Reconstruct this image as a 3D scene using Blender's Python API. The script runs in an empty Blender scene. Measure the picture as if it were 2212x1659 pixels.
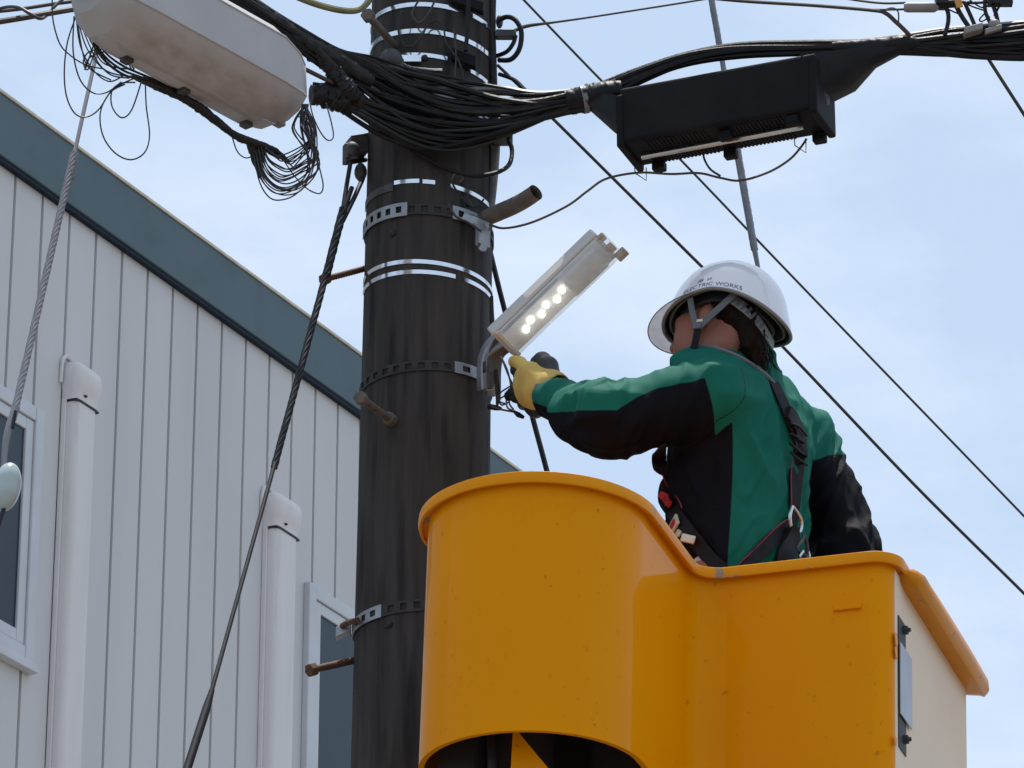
import bpy, math, random
import numpy as np
from mathutils import Vector, Matrix, noise
from mathutils.bvhtree import BVHTree
random.seed(7); rng = np.random.default_rng(7)
C = bpy.context.scene.collection
SC = bpy.context.scene
# ------------------------------------------------------------------ camera
PITCH = math.radians(24.0); FPX = 9800.0           # focal length in units of a 2212 wide picture
CAM = np.array([0.0, 0.0, 1.6])
cd = bpy.data.cameras.new('camera'); cam = bpy.data.objects.new('camera', cd); C.objects.link(cam)
cam.location = CAM; cam.rotation_euler = (math.pi / 2 + PITCH, 0, 0)
cd.sensor_width = 36; cd.lens = 36 * FPX / 2212; cd.clip_end = 3000; cd.clip_start = 0.1
SC.camera = cam
# ------------------------------------------------------------------ light
SUN_EL, SUN_AZ = math.radians(79), math.radians(8)      # azimuth measured from +Y (ahead) towards +X (right)
w = bpy.data.worlds.new('World'); SC.world = w; w.use_nodes = True
nt = w.node_tree; nt.nodes.clear()
out = nt.nodes.new('ShaderNodeOutputWorld'); bg = nt.nodes.new('ShaderNodeBackground')
sky = nt.nodes.new('ShaderNodeTexSky'); sky.sky_type = 'NISHITA'; sky.sun_disc = False
sky.sun_elevation = SUN_EL; sky.sun_rotation = SUN_AZ; sky.air_density = 1.0; sky.dust_density = 2.2; sky.ozone_density = 1.6
tc = nt.nodes.new('ShaderNodeTexCoord'); mp = nt.nodes.new('ShaderNodeMapping'); mp.inputs['Scale'].default_value = (5, 5, 11)
nz = nt.nodes.new('ShaderNodeTexNoise'); nz.inputs['Scale'].default_value = 1.6; nz.inputs['Detail'].default_value = 7; nz.inputs['Roughness'].default_value = .58
rp = nt.nodes.new('ShaderNodeValToRGB'); rp.color_ramp.elements[0].position = .44; rp.color_ramp.elements[0].color = (0, 0, 0, 1)
rp.color_ramp.elements[1].position = .70; rp.color_ramp.elements[1].color = (1, 1, 1, 1)
mulc = nt.nodes.new('ShaderNodeMath'); mulc.operation = 'MULTIPLY_ADD'; mulc.inputs[1].default_value = .36; mulc.inputs[2].default_value = .0
mx = nt.nodes.new('ShaderNodeMixRGB'); mx.inputs[2].default_value = (9.4, 9.9, 10.6, 1)
hz = nt.nodes.new('ShaderNodeMixRGB'); hz.inputs[0].default_value = .52; hz.inputs[2].default_value = (7.0, 8.6, 10.6, 1)
nt.links.new(tc.outputs['Generated'], mp.inputs['Vector']); nt.links.new(mp.outputs[0], nz.inputs['Vector'])
nt.links.new(nz.outputs['Fac'], rp.inputs[0]); nt.links.new(rp.outputs[0], mulc.inputs[0]); nt.links.new(mulc.outputs[0], mx.inputs[0])
nt.links.new(sky.outputs[0], hz.inputs[1]); nt.links.new(hz.outputs[0], mx.inputs[1]); nt.links.new(mx.outputs[0], bg.inputs[0]); nt.links.new(bg.outputs[0], out.inputs[0])
bg.inputs[1].default_value = 0.081
sl = bpy.data.lights.new('sun', 'SUN'); so = bpy.data.objects.new('sun', sl); C.objects.link(so)
sl.energy = 3.2; sl.angle = math.radians(.5); sl.color = (1, .95, .88)
sd = Vector((math.cos(SUN_EL) * math.sin(SUN_AZ), math.cos(SUN_EL) * math.cos(SUN_AZ), math.sin(SUN_EL)))
so.rotation_euler = sd.to_track_quat('Z', 'Y').to_euler(); so.location = (3, 10, 30)
SC.view_settings.view_transform = 'Standard'; SC.view_settings.look = 'None'
SC.view_settings.exposure = 0.55; SC.view_settings.gamma = 1.0

# ------------------------------------------------------------------ helpers
CP, SP = math.cos(PITCH), math.sin(PITCH)
FWD = np.array([0, CP, SP]); UPV = np.array([0, -SP, CP]); RGT = np.array([1.0, 0, 0])
def ray(x, y):
    return FWD + RGT * ((x - 1106) / FPX) + UPV * ((829.5 - y) / FPX)
def at(x, y, Y):
    d = ray(x, y); return CAM + d * (Y / d[1])
def px(p):
    q = np.asarray(p, float) - CAM; zc = q @ FWD
    return 1106 + FPX * (q @ RGT) / zc, 829.5 - FPX * (q @ UPV) / zc
def unit(v): v = np.asarray(v, float); return v / np.linalg.norm(v)
PXM = 1.09e-3   # metres per pixel around the pole

def material(name, col, rough=.6, metal=0, spec=.5, col2=None, nscale=6, nmix=(.35, .7), bump=0, bscale=40, coat=0, stretch=None, detail=5, dirt=None, dscale=3, dpos=(.52, .72), crough=.05, cior=1.5):
    m = bpy.data.materials.new(name); m.use_nodes = True; t = m.node_tree; p = t.nodes['Principled BSDF']
    p.inputs['Base Color'].default_value = (*col, 1); p.inputs['Roughness'].default_value = rough; p.inputs['Metallic'].default_value = metal
    p.inputs['Specular IOR Level'].default_value = spec; p.inputs['Coat Weight'].default_value = coat; p.inputs['Coat Roughness'].default_value = crough; p.inputs['Coat IOR'].default_value = cior
    co = t.nodes.new('ShaderNodeTexCoord'); vec = co.outputs['Object']
    if stretch:
        mpn = t.nodes.new('ShaderNodeMapping'); mpn.inputs['Scale'].default_value = stretch; t.links.new(vec, mpn.inputs[0]); vec = mpn.outputs[0]
    last = None
    def ramp(scale, lo, hi, det=detail):
        n = t.nodes.new('ShaderNodeTexNoise'); n.inputs['Scale'].default_value = scale; n.inputs['Detail'].default_value = det; t.links.new(vec, n.inputs['Vector'])
        r = t.nodes.new('ShaderNodeMapRange'); r.inputs['From Min'].default_value = lo; r.inputs['From Max'].default_value = hi; t.links.new(n.outputs['Fac'], r.inputs['Value'])
        return r.outputs[0], n.outputs['Fac']
    if col2:
        f, _ = ramp(nscale, *nmix); k = t.nodes.new('ShaderNodeMixRGB'); k.inputs[1].default_value = (*col, 1); k.inputs[2].default_value = (*col2, 1); t.links.new(f, k.inputs[0]); last = k.outputs[0]
    if dirt:
        f, _ = ramp(dscale, *dpos, 8); k = t.nodes.new('ShaderNodeMixRGB'); k.inputs[1].default_value = (*col, 1); k.inputs[2].default_value = (*dirt, 1)
        if last: t.links.new(last, k.inputs[1])
        t.links.new(f, k.inputs[0]); last = k.outputs[0]
    if last: t.links.new(last, p.inputs['Base Color'])
    if bump:
        _, h = ramp(bscale, 0, 1); b = t.nodes.new('ShaderNodeBump'); b.inputs['Strength'].default_value = bump; b.inputs['Distance'].default_value = .004
        t.links.new(h, b.inputs['Height']); t.links.new(b.outputs[0], p.inputs['Normal'])
    return m

class MB:
    """collects shapes in world coordinates; build() links them as one mesh object"""
    def __init__(s): s.v = []; s.f = []
    def add(s, v, f):
        o = len(s.v); s.v += [tuple(map(float, q)) for q in v]; s.f += [tuple(o + i for i in q) for q in f]; return s
    def obox(s, c, ax, ay, az):
        c, ax, ay, az = (np.asarray(q, float) for q in (c, ax, ay, az))
        v = [c + i * ax + j * ay + k * az for k in (-1, 1) for j in (-1, 1) for i in (-1, 1)]
        f = [(0, 2, 3, 1), (4, 5, 7, 6), (0, 1, 5, 4), (2, 6, 7, 3), (0, 4, 6, 2), (1, 3, 7, 5)]
        if np.dot(np.cross(ax, ay), az) < 0: f = [q[::-1] for q in f]
        return s.add(v, f)
    def tube(s, pts, r, n=8, smooth=6, caps=True):
        P = [np.asarray(p, float) for p in pts]
        R = list(r) if hasattr(r, '__len__') else [r] * len(P)
        if smooth > 1 and len(P) > 2:
            Q, T = [], []
            for i in range(len(P) - 1):
                a, b, c, d = P[max(i - 1, 0)], P[i], P[i + 1], P[min(i + 2, len(P) - 1)]
                for k in range(smooth):
                    u = k / smooth
                    Q.append(.5 * ((2 * b) + (c - a) * u + (2 * a - 5 * b + 4 * c - d) * u * u + (3 * b - a - 3 * c + d) * u ** 3)); T.append(R[i] * (1 - u) + R[i + 1] * u)
            Q.append(P[-1]); T.append(R[-1]); P, R = Q, T
        P = np.array(P); tg = np.gradient(P, axis=0); tg /= np.linalg.norm(tg, axis=1)[:, None] + 1e-12
        nrm = np.cross(tg[0], [0, 0, 1.0]); nrm = np.cross(tg[0], [1.0, 0, 0]) if np.linalg.norm(nrm) < 1e-3 else nrm
        V = []
        for i in range(len(P)):
            nrm = nrm - tg[i] * (nrm @ tg[i]); nrm /= np.linalg.norm(nrm); bn = np.cross(tg[i], nrm)
            for k in range(n):
                a = 2 * math.pi * k / n; V.append(P[i] + R[i] * (nrm * math.cos(a) + bn * math.sin(a)))
        F = [(i * n + k, i * n + (k + 1) % n, (i + 1) * n + (k + 1) % n, (i + 1) * n + k) for i in range(len(P) - 1) for k in range(n)]
        if caps: F += [tuple(range(n))[::-1], tuple((len(P) - 1) * n + k for k in range(n))]
        return s.add(V, F)
    def loft(s, rings, caps=True, closed=True):
        n = len(rings[0]); V = [q for r in rings for q in r]
        F = [(i * n + k, i * n + (k + 1) % n, (i + 1) * n + (k + 1) % n, (i + 1) * n + k) for i in range(len(rings) - 1) for k in range(n if closed else n - 1)]
        if caps: F += [tuple(range(n))[::-1], tuple((len(rings) - 1) * n + k for k in range(n))]
        return s.add(V, F)
    def ball(s, c, r, n=10, m=7, sc=(1, 1, 1), ax=None):
        A = np.eye(3) if ax is None else np.array(ax); rings = []
        for j in range(m + 1):
            t = math.pi * (j + .02) / (m + .04); rings.append([np.asarray(c) + r * ((math.sin(t) * math.cos(2 * math.pi * k / n) * sc[0]) * A[0] + (math.sin(t) * math.sin(2 * math.pi * k / n) * sc[1]) * A[1] - math.cos(t) * sc[2] * A[2]) for k in range(n)])
        return s.loft(rings)
    def ribbon(s, pts, nrms, wdt, thick=.003, smooth=5):
        """flat strap along pts, facing nrms"""
        P = [np.asarray(p, float) for p in pts]; N = [np.asarray(q, float) for q in nrms]; W = list(wdt) if hasattr(wdt, '__len__') else [wdt] * len(P)
        Q, M, T = [], [], []
        for i in range(len(P) - 1):
            a, b, c, d = P[max(i - 1, 0)], P[i], P[i + 1], P[min(i + 2, len(P) - 1)]
            for k in range(smooth):
                u = k / smooth
                Q.append(.5 * ((2 * b) + (c - a) * u + (2 * a - 5 * b + 4 * c - d) * u * u + (3 * b - a - 3 * c + d) * u ** 3)); M.append(N[i] * (1 - u) + N[i + 1] * u); T.append(W[i] * (1 - u) + W[i + 1] * u)
        Q.append(P[-1]); M.append(N[-1]); T.append(W[-1]); Q = np.array(Q); tg = np.gradient(Q, axis=0); rings = []
        for i in range(len(Q)):
            t = unit(tg[i]); n = unit(M[i] - t * (M[i] @ t)); b = np.cross(t, n)
            h = T[i] / 2; rings.append([Q[i] - b * h - n * thick / 2, Q[i] + b * h - n * thick / 2, Q[i] + b * h + n * thick / 2, Q[i] - b * h + n * thick / 2])
        return s.loft(rings)
    def build(s, name, mat, parent=None, smooth=True, bevel=0, attrs=None, angle=40, label=None):
        off = np.array(world_loc(parent)) if parent else np.zeros(3)
        me = bpy.data.meshes.new(name); me.from_pydata([tuple(np.array(q) - off) for q in s.v], [], s.f); me.update()
        if attrs:
            for k, vals in attrs.items():
                a = me.attributes.new(k, 'FLOAT', 'POINT'); a.data.foreach_set('value', np.asarray(vals, np.float32))
        o = bpy.data.objects.new(name, me); C.objects.link(o)
        if mat: me.materials.append(mat)
        if parent: o.parent = parent
        if bevel:
            b = o.modifiers.new('bevel', 'BEVEL'); b.width = bevel; b.segments = 3; b.limit_method = 'ANGLE'; b.angle_limit = math.radians(35)
        if smooth:
            me.polygons.foreach_set('use_smooth', [True] * len(me.polygons))
            if angle: me.set_sharp_from_angle(angle=math.radians(angle))
        if label: o['label'] = label
        return o
def world_loc(o):
    l = Vector((0, 0, 0))
    while o: l += o.location; o = o.parent
    return l
def thing(name, label, cat, loc, group=None):
    o = bpy.data.objects.new(name, None); C.objects.link(o); o.location = tuple(map(float, loc)); o.empty_display_size = .1
    return tag(o, label, cat, group)
def tag(o, label, cat, group=None):
    o['label'] = label; o['category'] = cat
    if group: o['group'] = group
    return o
def W(*pts): return [at(*p) for p in pts]

# ---- signed distance bodies -> mesh
def surface(fn, lo, hi, h, smooth=1):
    lo = np.asarray(lo, np.float32); n = np.ceil((np.asarray(hi) - lo) / h).astype(int) + 1
    ax = [lo[i] + h * np.arange(n[i], dtype=np.float32) for i in range(3)]
    f = fn(ax[0][:, None, None], ax[1][None, :, None], ax[2][None, None, :]).astype(np.float32)
    s = f < 0; c = [f[i:n[0] - 1 + i, j:n[1] - 1 + j, k:n[2] - 1 + k] for i in (0, 1) for j in (0, 1) for k in (0, 1)]
    cnt = sum((q < 0).astype(np.int8) for q in c); cell = (cnt > 0) & (cnt < 8); idx = np.argwhere(cell)
    acc = np.zeros((len(idx), 3), np.float64); num = np.zeros(len(idx))
    val = [q[cell] for q in c]; cor = np.array([(i, j, k) for i in (0, 1) for j in (0, 1) for k in (0, 1)], float)
    for a in range(8):
        for b in range(a + 1, 8):
            if np.abs(cor[a] - cor[b]).sum() != 1: continue
            mk = (val[a] < 0) != (val[b] < 0); t = np.where(mk, val[a] / np.where(mk, val[a] - val[b], 1), 0)
            acc += mk[:, None] * (cor[a] + t[:, None] * (cor[b] - cor[a])); num += mk
    V = lo + h * (idx + acc / num[:, None]); ids = -np.ones(cell.shape, int); ids[cell] = np.arange(len(idx)); F = []
    for d in range(3):
        e1, e2 = (d + 1) % 3, (d + 2) % 3
        sl0 = [slice(None)] * 3; sl1 = [slice(None)] * 3; sl0[d] = slice(0, n[d] - 1); sl1[d] = slice(1, n[d])
        for e in (e1, e2): sl0[e] = slice(1, n[e] - 1); sl1[e] = slice(1, n[e] - 1)
        A, B = s[tuple(sl0)], s[tuple(sl1)]
        for flip in (0, 1):
            w_ = np.argwhere(A & ~B if not flip else ~A & B)
            if not len(w_): continue
            w_[:, e1] += 1; w_[:, e2] += 1
            q = []
            for (a, b) in ((1, 1), (0, 1), (0, 0), (1, 0)):
                r = w_.copy(); r[:, e1] -= a; r[:, e2] -= b; q.append(ids[r[:, 0], r[:, 1], r[:, 2]])
            q = np.stack(q, 1); F.append(q[:, ::-1] if flip else q)
    F = np.concatenate(F)
    E = np.concatenate([F[:, [0, 1]], F[:, [1, 2]], F[:, [2, 3]], F[:, [3, 0]]])
    for _ in range(smooth):
        S = np.zeros_like(V); K = np.zeros(len(V))
        for a, b in ((0, 1), (1, 0)): np.add.at(S, E[:, a], V[E[:, b]]); np.add.at(K, E[:, a], 1)
        V = V * .5 + .5 * S / K[:, None]
    return V, F
def normals(V, F):
    fn_ = np.cross(V[F[:, 2]] - V[F[:, 0]], V[F[:, 3]] - V[F[:, 1]]); N = np.zeros_like(V)
    for k in range(4): np.add.at(N, F[:, k], fn_)
    return N / (np.linalg.norm(N, axis=1)[:, None] + 1e-12)
def cone(a, b, ra, rb):
    a, b = np.asarray(a, float), np.asarray(b, float); d = b - a; L = d @ d
    def f(X, Y, Z):
        t = np.clip(((X - a[0]) * d[0] + (Y - a[1]) * d[1] + (Z - a[2]) * d[2]) / L, 0, 1)
        return np.sqrt((X - a[0] - t * d[0]) ** 2 + (Y - a[1] - t * d[1]) ** 2 + (Z - a[2] - t * d[2]) ** 2) - (ra + (rb - ra) * t)
    return f
def ell(c, r, A=np.eye(3)):
    c = np.asarray(c, float); A = np.asarray(A); mn = min(r)
    def f(X, Y, Z):
        x, y, z = X - c[0], Y - c[1], Z - c[2]
        q = [(x * A[i][0] + y * A[i][1] + z * A[i][2]) / r[i] for i in range(3)]
        return (np.sqrt(q[0] ** 2 + q[1] ** 2 + q[2] ** 2) - 1) * mn
    return f
def smin(a, b, k):
    h = np.clip(.5 + .5 * (b - a) / k, 0, 1); return b + (a - b) * h - k * h * (1 - h)
def merge(lst):
    def f(X, Y, Z):
        r = None
        for fn, k in lst:
            v = fn(X, Y, Z); r = v if r is None else smin(r, v, k)
        return r
    return f

# ------------------------------------------------------------------ materials
M = {}
M['ground'] = material('paving', (.175, .16, .138), .9, col2=(.13, .12, .105), nscale=.6, bump=.3)
M['siding'] = material('siding', (.655, .64, .638), .6, spec=.3, col2=(.585, .573, .566), nscale=1.2, nmix=(.3, .75), stretch=(3, 3, .35), bump=.04, bscale=200)
M['fascia'] = material('fascia', (.092, .145, .168), .55, spec=.25, col2=(.104, .156, .176), nscale=2, stretch=(1, 1, 1), dirt=(.085, .128, .146), dscale=7)
M['navytrim'] = material('navy trim', (.008, .018, .036), .6, spec=.2)
M['whiteframe'] = material('white aluminium', (.62, .635, .66), .4, col2=(.54, .555, .58), nscale=4)
M['gasket'] = material('black gasket', (.015, .016, .018), .6)
M['glass'] = material('wired glass', (.016, .030, .048), .22, spec=.3, col2=(.036, .055, .075), nscale=.9, bump=.02, bscale=300)
M['duct'] = material('white plastic duct', (.75, .715, .705), .45, col2=(.68, .645, .63), nscale=2.5, stretch=(6, 6, .6), dirt=(.5, .45, .38), dscale=4, dpos=(.62, .85))
M['pole'] = material('blackened concrete', (.030, .0262, .0242), .75, spec=.25, col2=(.058, .049, .044), nscale=3, nmix=(.3, .75), stretch=(14, 14, 1.1), bump=.35, bscale=60, dirt=(.013, .012, .012), dscale=2.2, dpos=(.5, .68), detail=8)
M['steel'] = material('galvanised steel', (.36, .38, .40), .5, .75, col2=(.26, .27, .29), nscale=25, bump=.1)
M['dullsteel'] = material('dull dirty steel', (.10, .10, .105), .6, .5, col2=(.05, .045, .042), nscale=30)
M['shiny'] = material('bright steel band', (.86, .88, .90), .16, 1.0, col2=(.74, .76, .78), nscale=12)
M['grimystrap'] = material('grimy strap', (.042, .039, .038), .6, .3, col2=(.022, .020, .019), nscale=22, nmix=(.3, .6))
M['rust'] = material('rusty steel', (.13, .062, .030), .75, .2, col2=(.06, .034, .02), nscale=40, bump=.4, bscale=120)
M['paleconc'] = material('worn zinc', (.135, .112, .096), .7, .1, col2=(.08, .066, .057), nscale=30)
M['rubber'] = material('black rubber', (.006, .006, .008), .5, spec=.2, col2=(.012, .012, .013), nscale=18, bump=.25, bscale=60)
M['rubber2'] = material('weathered black rubber', (.008, .0075, .0075), .48, spec=.25, col2=(.019, .017, .016), nscale=25, bump=.5, bscale=90)
M['cablegreen'] = material('dark green cable', (.008, .013, .011), .4, spec=.35, col2=(.013, .017, .014), nscale=20)
M['cablegrey'] = material('grey cable', (.16, .165, .17), .45, col2=(.09, .09, .095), nscale=20)
M['blackbox'] = material('black weathered plastic', (.008, .0078, .010), .6, spec=.1, col2=(.014, .013, .014), nscale=8, bump=.1, bscale=120)
M['wirebrown'] = material('brown wire', (.05, .034, .026), .5)
M['wireblack'] = material('thin black wire', (.028, .026, .026), .5)
M['yellowhose'] = material('olive sleeve', (.20, .20, .085), .5, col2=(.13, .13, .06), nscale=14)
M['frp'] = material('grey closure shell', (.45, .44, .45), .6, spec=.3, col2=(.40, .39, .395), nscale=6, bump=.12, bscale=30)
def stain():
    t = M['frp'].node_tree; p = t.nodes['Principled BSDF']; src = p.inputs['Base Color'].links[0].from_socket
    a = t.nodes.new('ShaderNodeAttribute'); a.attribute_name = 'stain'; n = t.nodes.new('ShaderNodeTexNoise'); n.inputs['Scale'].default_value = 11; n.inputs['Detail'].default_value = 8
    mu = t.nodes.new('ShaderNodeMath'); mu.operation = 'MULTIPLY'; r = t.nodes.new('ShaderNodeMapRange'); r.inputs['From Min'].default_value = .15; r.inputs['From Max'].default_value = .75; r.inputs['To Max'].default_value = .75
    t.links.new(n.outputs['Fac'], r.inputs['Value']); t.links.new(r.outputs[0], mu.inputs[0]); t.links.new(a.outputs['Fac'], mu.inputs[1])
    k = t.nodes.new('ShaderNodeMixRGB'); k.inputs[2].default_value = (.24, .20, .165, 1); t.links.new(mu.outputs[0], k.inputs[0]); t.links.new(src, k.inputs[1]); t.links.new(k.outputs[0], p.inputs['Base Color'])
stain()
M['strand'] = material('galvanised strand', (.20, .21, .235), .6, .2, col2=(.15, .16, .18), nscale=50)
M['strandpale'] = material('pale twisted strand', (.25, .245, .275), .85, 0, .1, col2=(.26, .265, .29), nscale=50)
M['strandblack'] = material('black sheathed strand', (.016, .018, .024), .55, spec=.2, col2=(.026, .028, .034), nscale=40)
M['ceramic'] = material('glazed insulator', (.42, .50, .50), .25, col2=(.33, .38, .37), nscale=12, coat=.5)
M['yellow'] = material('yellow paint', (.84, .305, .0), .55, spec=.02, col2=(.77, .262, .0), nscale=1.6, coat=1, crough=.06, cior=1.125, dirt=(.40, .13, .01), dscale=48, dpos=(.665, .80), bump=.035, bscale=14)
def scratches(m, colour, amount):
    t = m.node_tree; p = t.nodes['Principled BSDF']; src = p.inputs['Base Color'].links[0].from_socket; co = t.nodes.new('ShaderNodeTexCoord'); mpn = t.nodes.new('ShaderNodeMapping')
    mpn.inputs['Rotation'].default_value = (.5, .9, .3); mpn.inputs['Scale'].default_value = (1.6, 7, 1.6); t.links.new(co.outputs['Object'], mpn.inputs[0])
    n = t.nodes.new('ShaderNodeTexNoise'); n.inputs['Scale'].default_value = 6; n.inputs['Detail'].default_value = 3; t.links.new(mpn.outputs[0], n.inputs['Vector'])
    n2 = t.nodes.new('ShaderNodeTexNoise'); n2.inputs['Scale'].default_value = 7; n2.inputs['Detail'].default_value = 4; t.links.new(co.outputs['Object'], n2.inputs['Vector'])
    a = t.nodes.new('ShaderNodeMath'); a.operation = 'SUBTRACT'; a.inputs[1].default_value = .5; b = t.nodes.new('ShaderNodeMath'); b.operation = 'ABSOLUTE'
    r = t.nodes.new('ShaderNodeMapRange'); r.inputs['From Min'].default_value = .0045; r.inputs['From Max'].default_value = .001
    r2 = t.nodes.new('ShaderNodeMapRange'); r2.inputs['From Min'].default_value = .55; r2.inputs['From Max'].default_value = .68; r2.inputs['To Max'].default_value = amount
    mu = t.nodes.new('ShaderNodeMath'); mu.operation = 'MULTIPLY'; k = t.nodes.new('ShaderNodeMixRGB'); k.inputs[2].default_value = (*colour, 1)
    t.links.new(n.outputs['Fac'], a.inputs[0]); t.links.new(a.outputs[0], b.inputs[0]); t.links.new(b.outputs[0], r.inputs['Value']); t.links.new(n2.outputs['Fac'], r2.inputs['Value'])
    t.links.new(r.outputs[0], mu.inputs[0]); t.links.new(r2.outputs[0], mu.inputs[1]); t.links.new(mu.outputs[0], k.inputs[0]); t.links.new(src, k.inputs[1]); t.links.new(k.outputs[0], p.inputs['Base Color'])
scratches(M['yellow'], (.45, .17, .02), .6)
M['yellowrim'] = material('yellow rim', (.83, .305, .002), .5, spec=.08, col2=(.77, .265, .002), nscale=5, coat=.8, crough=.12, cior=1.16, dirt=(.36, .26, .17), dscale=20, dpos=(.635, .69), bump=.06, bscale=60)
M['lip'] = material('shaded yellow lip', (.66, .25, .006), .5, spec=.15, col2=(.58, .20, .005), nscale=5, coat=.3, crough=.12, cior=1.2, dirt=(.30, .16, .06), dscale=22, dpos=(.67, .72), bump=.05, bscale=50)  # darker copy of the rim yellow, with the lip's shade put into the colour
M['cream'] = material('cream end face', (.84, .70, .55), .7, spec=.08, col2=(.79, .64, .49), nscale=3, coat=0, crough=.1, dirt=(.60, .50, .38), dscale=14, dpos=(.66, .8))  # pale cream colour over the whole end face
M['darksteel'] = material('dark machinery and shade plate', (.02, .02, .022), .5)
M['plate'] = material('grey plate', (.42, .44, .50), .45, .2, col2=(.36, .37, .42), nscale=10)
M['lampwhite'] = material('lamp housing', (.60, .575, .55), .45, col2=(.53, .505, .48), nscale=10)
M['lamptray'] = material('lamp reflector', (.52, .525, .50), .4)
M['beige'] = material('beige plastic', (.36, .29, .20), .5)
M['helmet'] = material('helmet shell', (.72, .715, .75), .22, spec=.5, col2=(.69, .685, .72), nscale=6, coat=.7, crough=.04)
M['helmetrim'] = material('grey edging', (.20, .195, .20), .5)
M['helmetliner'] = material('helmet liner', (.010, .011, .020), .6)
M['strap'] = material('grey webbing', (.12, .13, .145), .6, col2=(.09, .10, .11), nscale=60)
M['ratchet'] = material('grey ratchet band', (.25, .265, .285), .5, col2=(.17, .18, .20), nscale=30)
M['letters'] = material('dark lettering', (.13, .13, .17), .6)
M['hair'] = material('dark brown hair', (.007, .0042, .003), .6, spec=.08, col2=(.020, .010, .006), nscale=20, stretch=(3, 3, 1), bump=.9, bscale=60)
M['glove_y'] = material('yellow glove', (.62, .43, .10), .7, col2=(.52, .33, .075), nscale=18, bump=.25, bscale=120, dirt=(.42, .22, .08), dscale=12, dpos=(.60, .78))
M['glove_b'] = material('black glove coating', (.018, .017, .020), .5, col2=(.028, .027, .03), nscale=30, bump=.2, bscale=90)
M['webbing'] = material('black harness webbing', (.007, .006, .008), .6, spec=.2, col2=(.013, .010, .012), nscale=50, bump=.2, bscale=200)
M['red'] = material('red fabric', (.42, .012, .018), .6, col2=(.30, .01, .014), nscale=20)
M['piping'] = material('red piping', (.20, .014, .028), .6)
M['buckle'] = material('cream buckle', (.66, .60, .48), .35, .3, col2=(.5, .44, .34), nscale=20)
M['metal'] = material('polished steel', (.62, .63, .64), .25, .9)
M['collar'] = material('grey collar edge', (.16, .15, .16), .7)
M['trousers'] = material('beige trousers', (.50, .42, .34), .8)
M['orange'] = material('orange tag', (.55, .24, .04), .6)
M['greybox'] = material('grey brown splice', (.26, .24, .23), .5, col2=(.18, .165, .16), nscale=14)
skin = M['skin'] = material('skin', (.31, .130, .088), .5, spec=.3, col2=(.26, .10, .066), nscale=9, bump=.08, bscale=160)
sp = skin.node_tree.nodes['Principled BSDF']; sp.inputs['Subsurface Weight'].default_value = .12; sp.inputs['Subsurface Radius'].default_value = (.010, .004, .002)
def led_mat():
    m = bpy.data.materials.new('lit led'); m.use_nodes = True; t = m.node_tree; p = t.nodes['Principled BSDF']
    p.inputs['Base Color'].default_value = (.9, .9, .9, 1); p.inputs['Emission Color'].default_value = (1, .99, .93, 1); p.inputs['Emission Strength'].default_value = 5
    return m
M['led'] = led_mat()
def clear_mat(name, col, fac, rough=.08):
    m = bpy.data.materials.new(name); m.use_nodes = True; t = m.node_tree; t.nodes.clear(); o = t.nodes.new('ShaderNodeOutputMaterial')
    tr = t.nodes.new('ShaderNodeBsdfTransparent'); pr = t.nodes.new('ShaderNodeBsdfPrincipled'); pr.inputs['Base Color'].default_value = (*col, 1); pr.inputs['Roughness'].default_value = rough
    mi = t.nodes.new('ShaderNodeMixShader'); n = t.nodes.new('ShaderNodeTexNoise'); n.inputs['Scale'].default_value = 9
    r = t.nodes.new('ShaderNodeMapRange'); r.inputs['From Min'].default_value = .3; r.inputs['From Max'].default_value = .7; r.inputs['To Min'].default_value = fac - .05; r.inputs['To Max'].default_value = fac + .05
    t.links.new(n.outputs['Fac'], r.inputs['Value']); t.links.new(r.outputs[0], mi.inputs[0]); t.links.new(tr.outputs[0], mi.inputs[1]); t.links.new(pr.outputs[0], mi.inputs[2]); t.links.new(mi.outputs[0], o.inputs[0])
    return m
M['acrylic'] = clear_mat('frosted acrylic', (.80, .80, .80), .42)
M['acrylic2'] = clear_mat('clear acrylic', (.85, .85, .85), .22)
M['visor'] = clear_mat('smoke visor', (.80, .81, .90), .74)
def jacket_mat():
    m = material('jacket cloth', (.006, .12, .083), .75, spec=.12, bump=.12, bscale=260); t = m.node_tree; p = t.nodes['Principled BSDF']
    a = t.nodes.new('ShaderNodeAttribute'); a.attribute_name = 'panel'; g = t.nodes.new('ShaderNodeMapRange'); g.inputs['From Min'].default_value = -.0012; g.inputs['From Max'].default_value = .0012; t.links.new(a.outputs['Fac'], g.inputs['Value'])
    s = t.nodes.new('ShaderNodeAttribute'); s.attribute_name = 'seam'; sg = t.nodes.new('ShaderNodeMapRange'); sg.inputs['From Min'].default_value = .0022; sg.inputs['From Max'].default_value = .0008; t.links.new(s.outputs['Fac'], sg.inputs['Value'])
    n = t.nodes.new('ShaderNodeTexNoise'); n.inputs['Scale'].default_value = 9; n.inputs['Detail'].default_value = 6
    gr = t.nodes.new('ShaderNodeMixRGB'); gr.inputs[1].default_value = (.004, .105, .072, 1); gr.inputs[2].default_value = (.010, .145, .102, 1); t.links.new(n.outputs['Fac'], gr.inputs[0])
    k = t.nodes.new('ShaderNodeMixRGB'); k.inputs[2].default_value = (.0036, .0036, .0066, 1); t.links.new(gr.outputs[0], k.inputs[1]); t.links.new(g.outputs[0], k.inputs[0])
    k2 = t.nodes.new('ShaderNodeMixRGB'); k2.inputs[2].default_value = (.004, .02, .018, 1); t.links.new(k.outputs[0], k2.inputs[1]); t.links.new(sg.outputs[0], k2.inputs[0])
    t.links.new(k2.outputs[0], p.inputs['Base Color']); p.inputs['Sheen Weight'].default_value = .0
    return m
M['jacket'] = jacket_mat()

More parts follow.
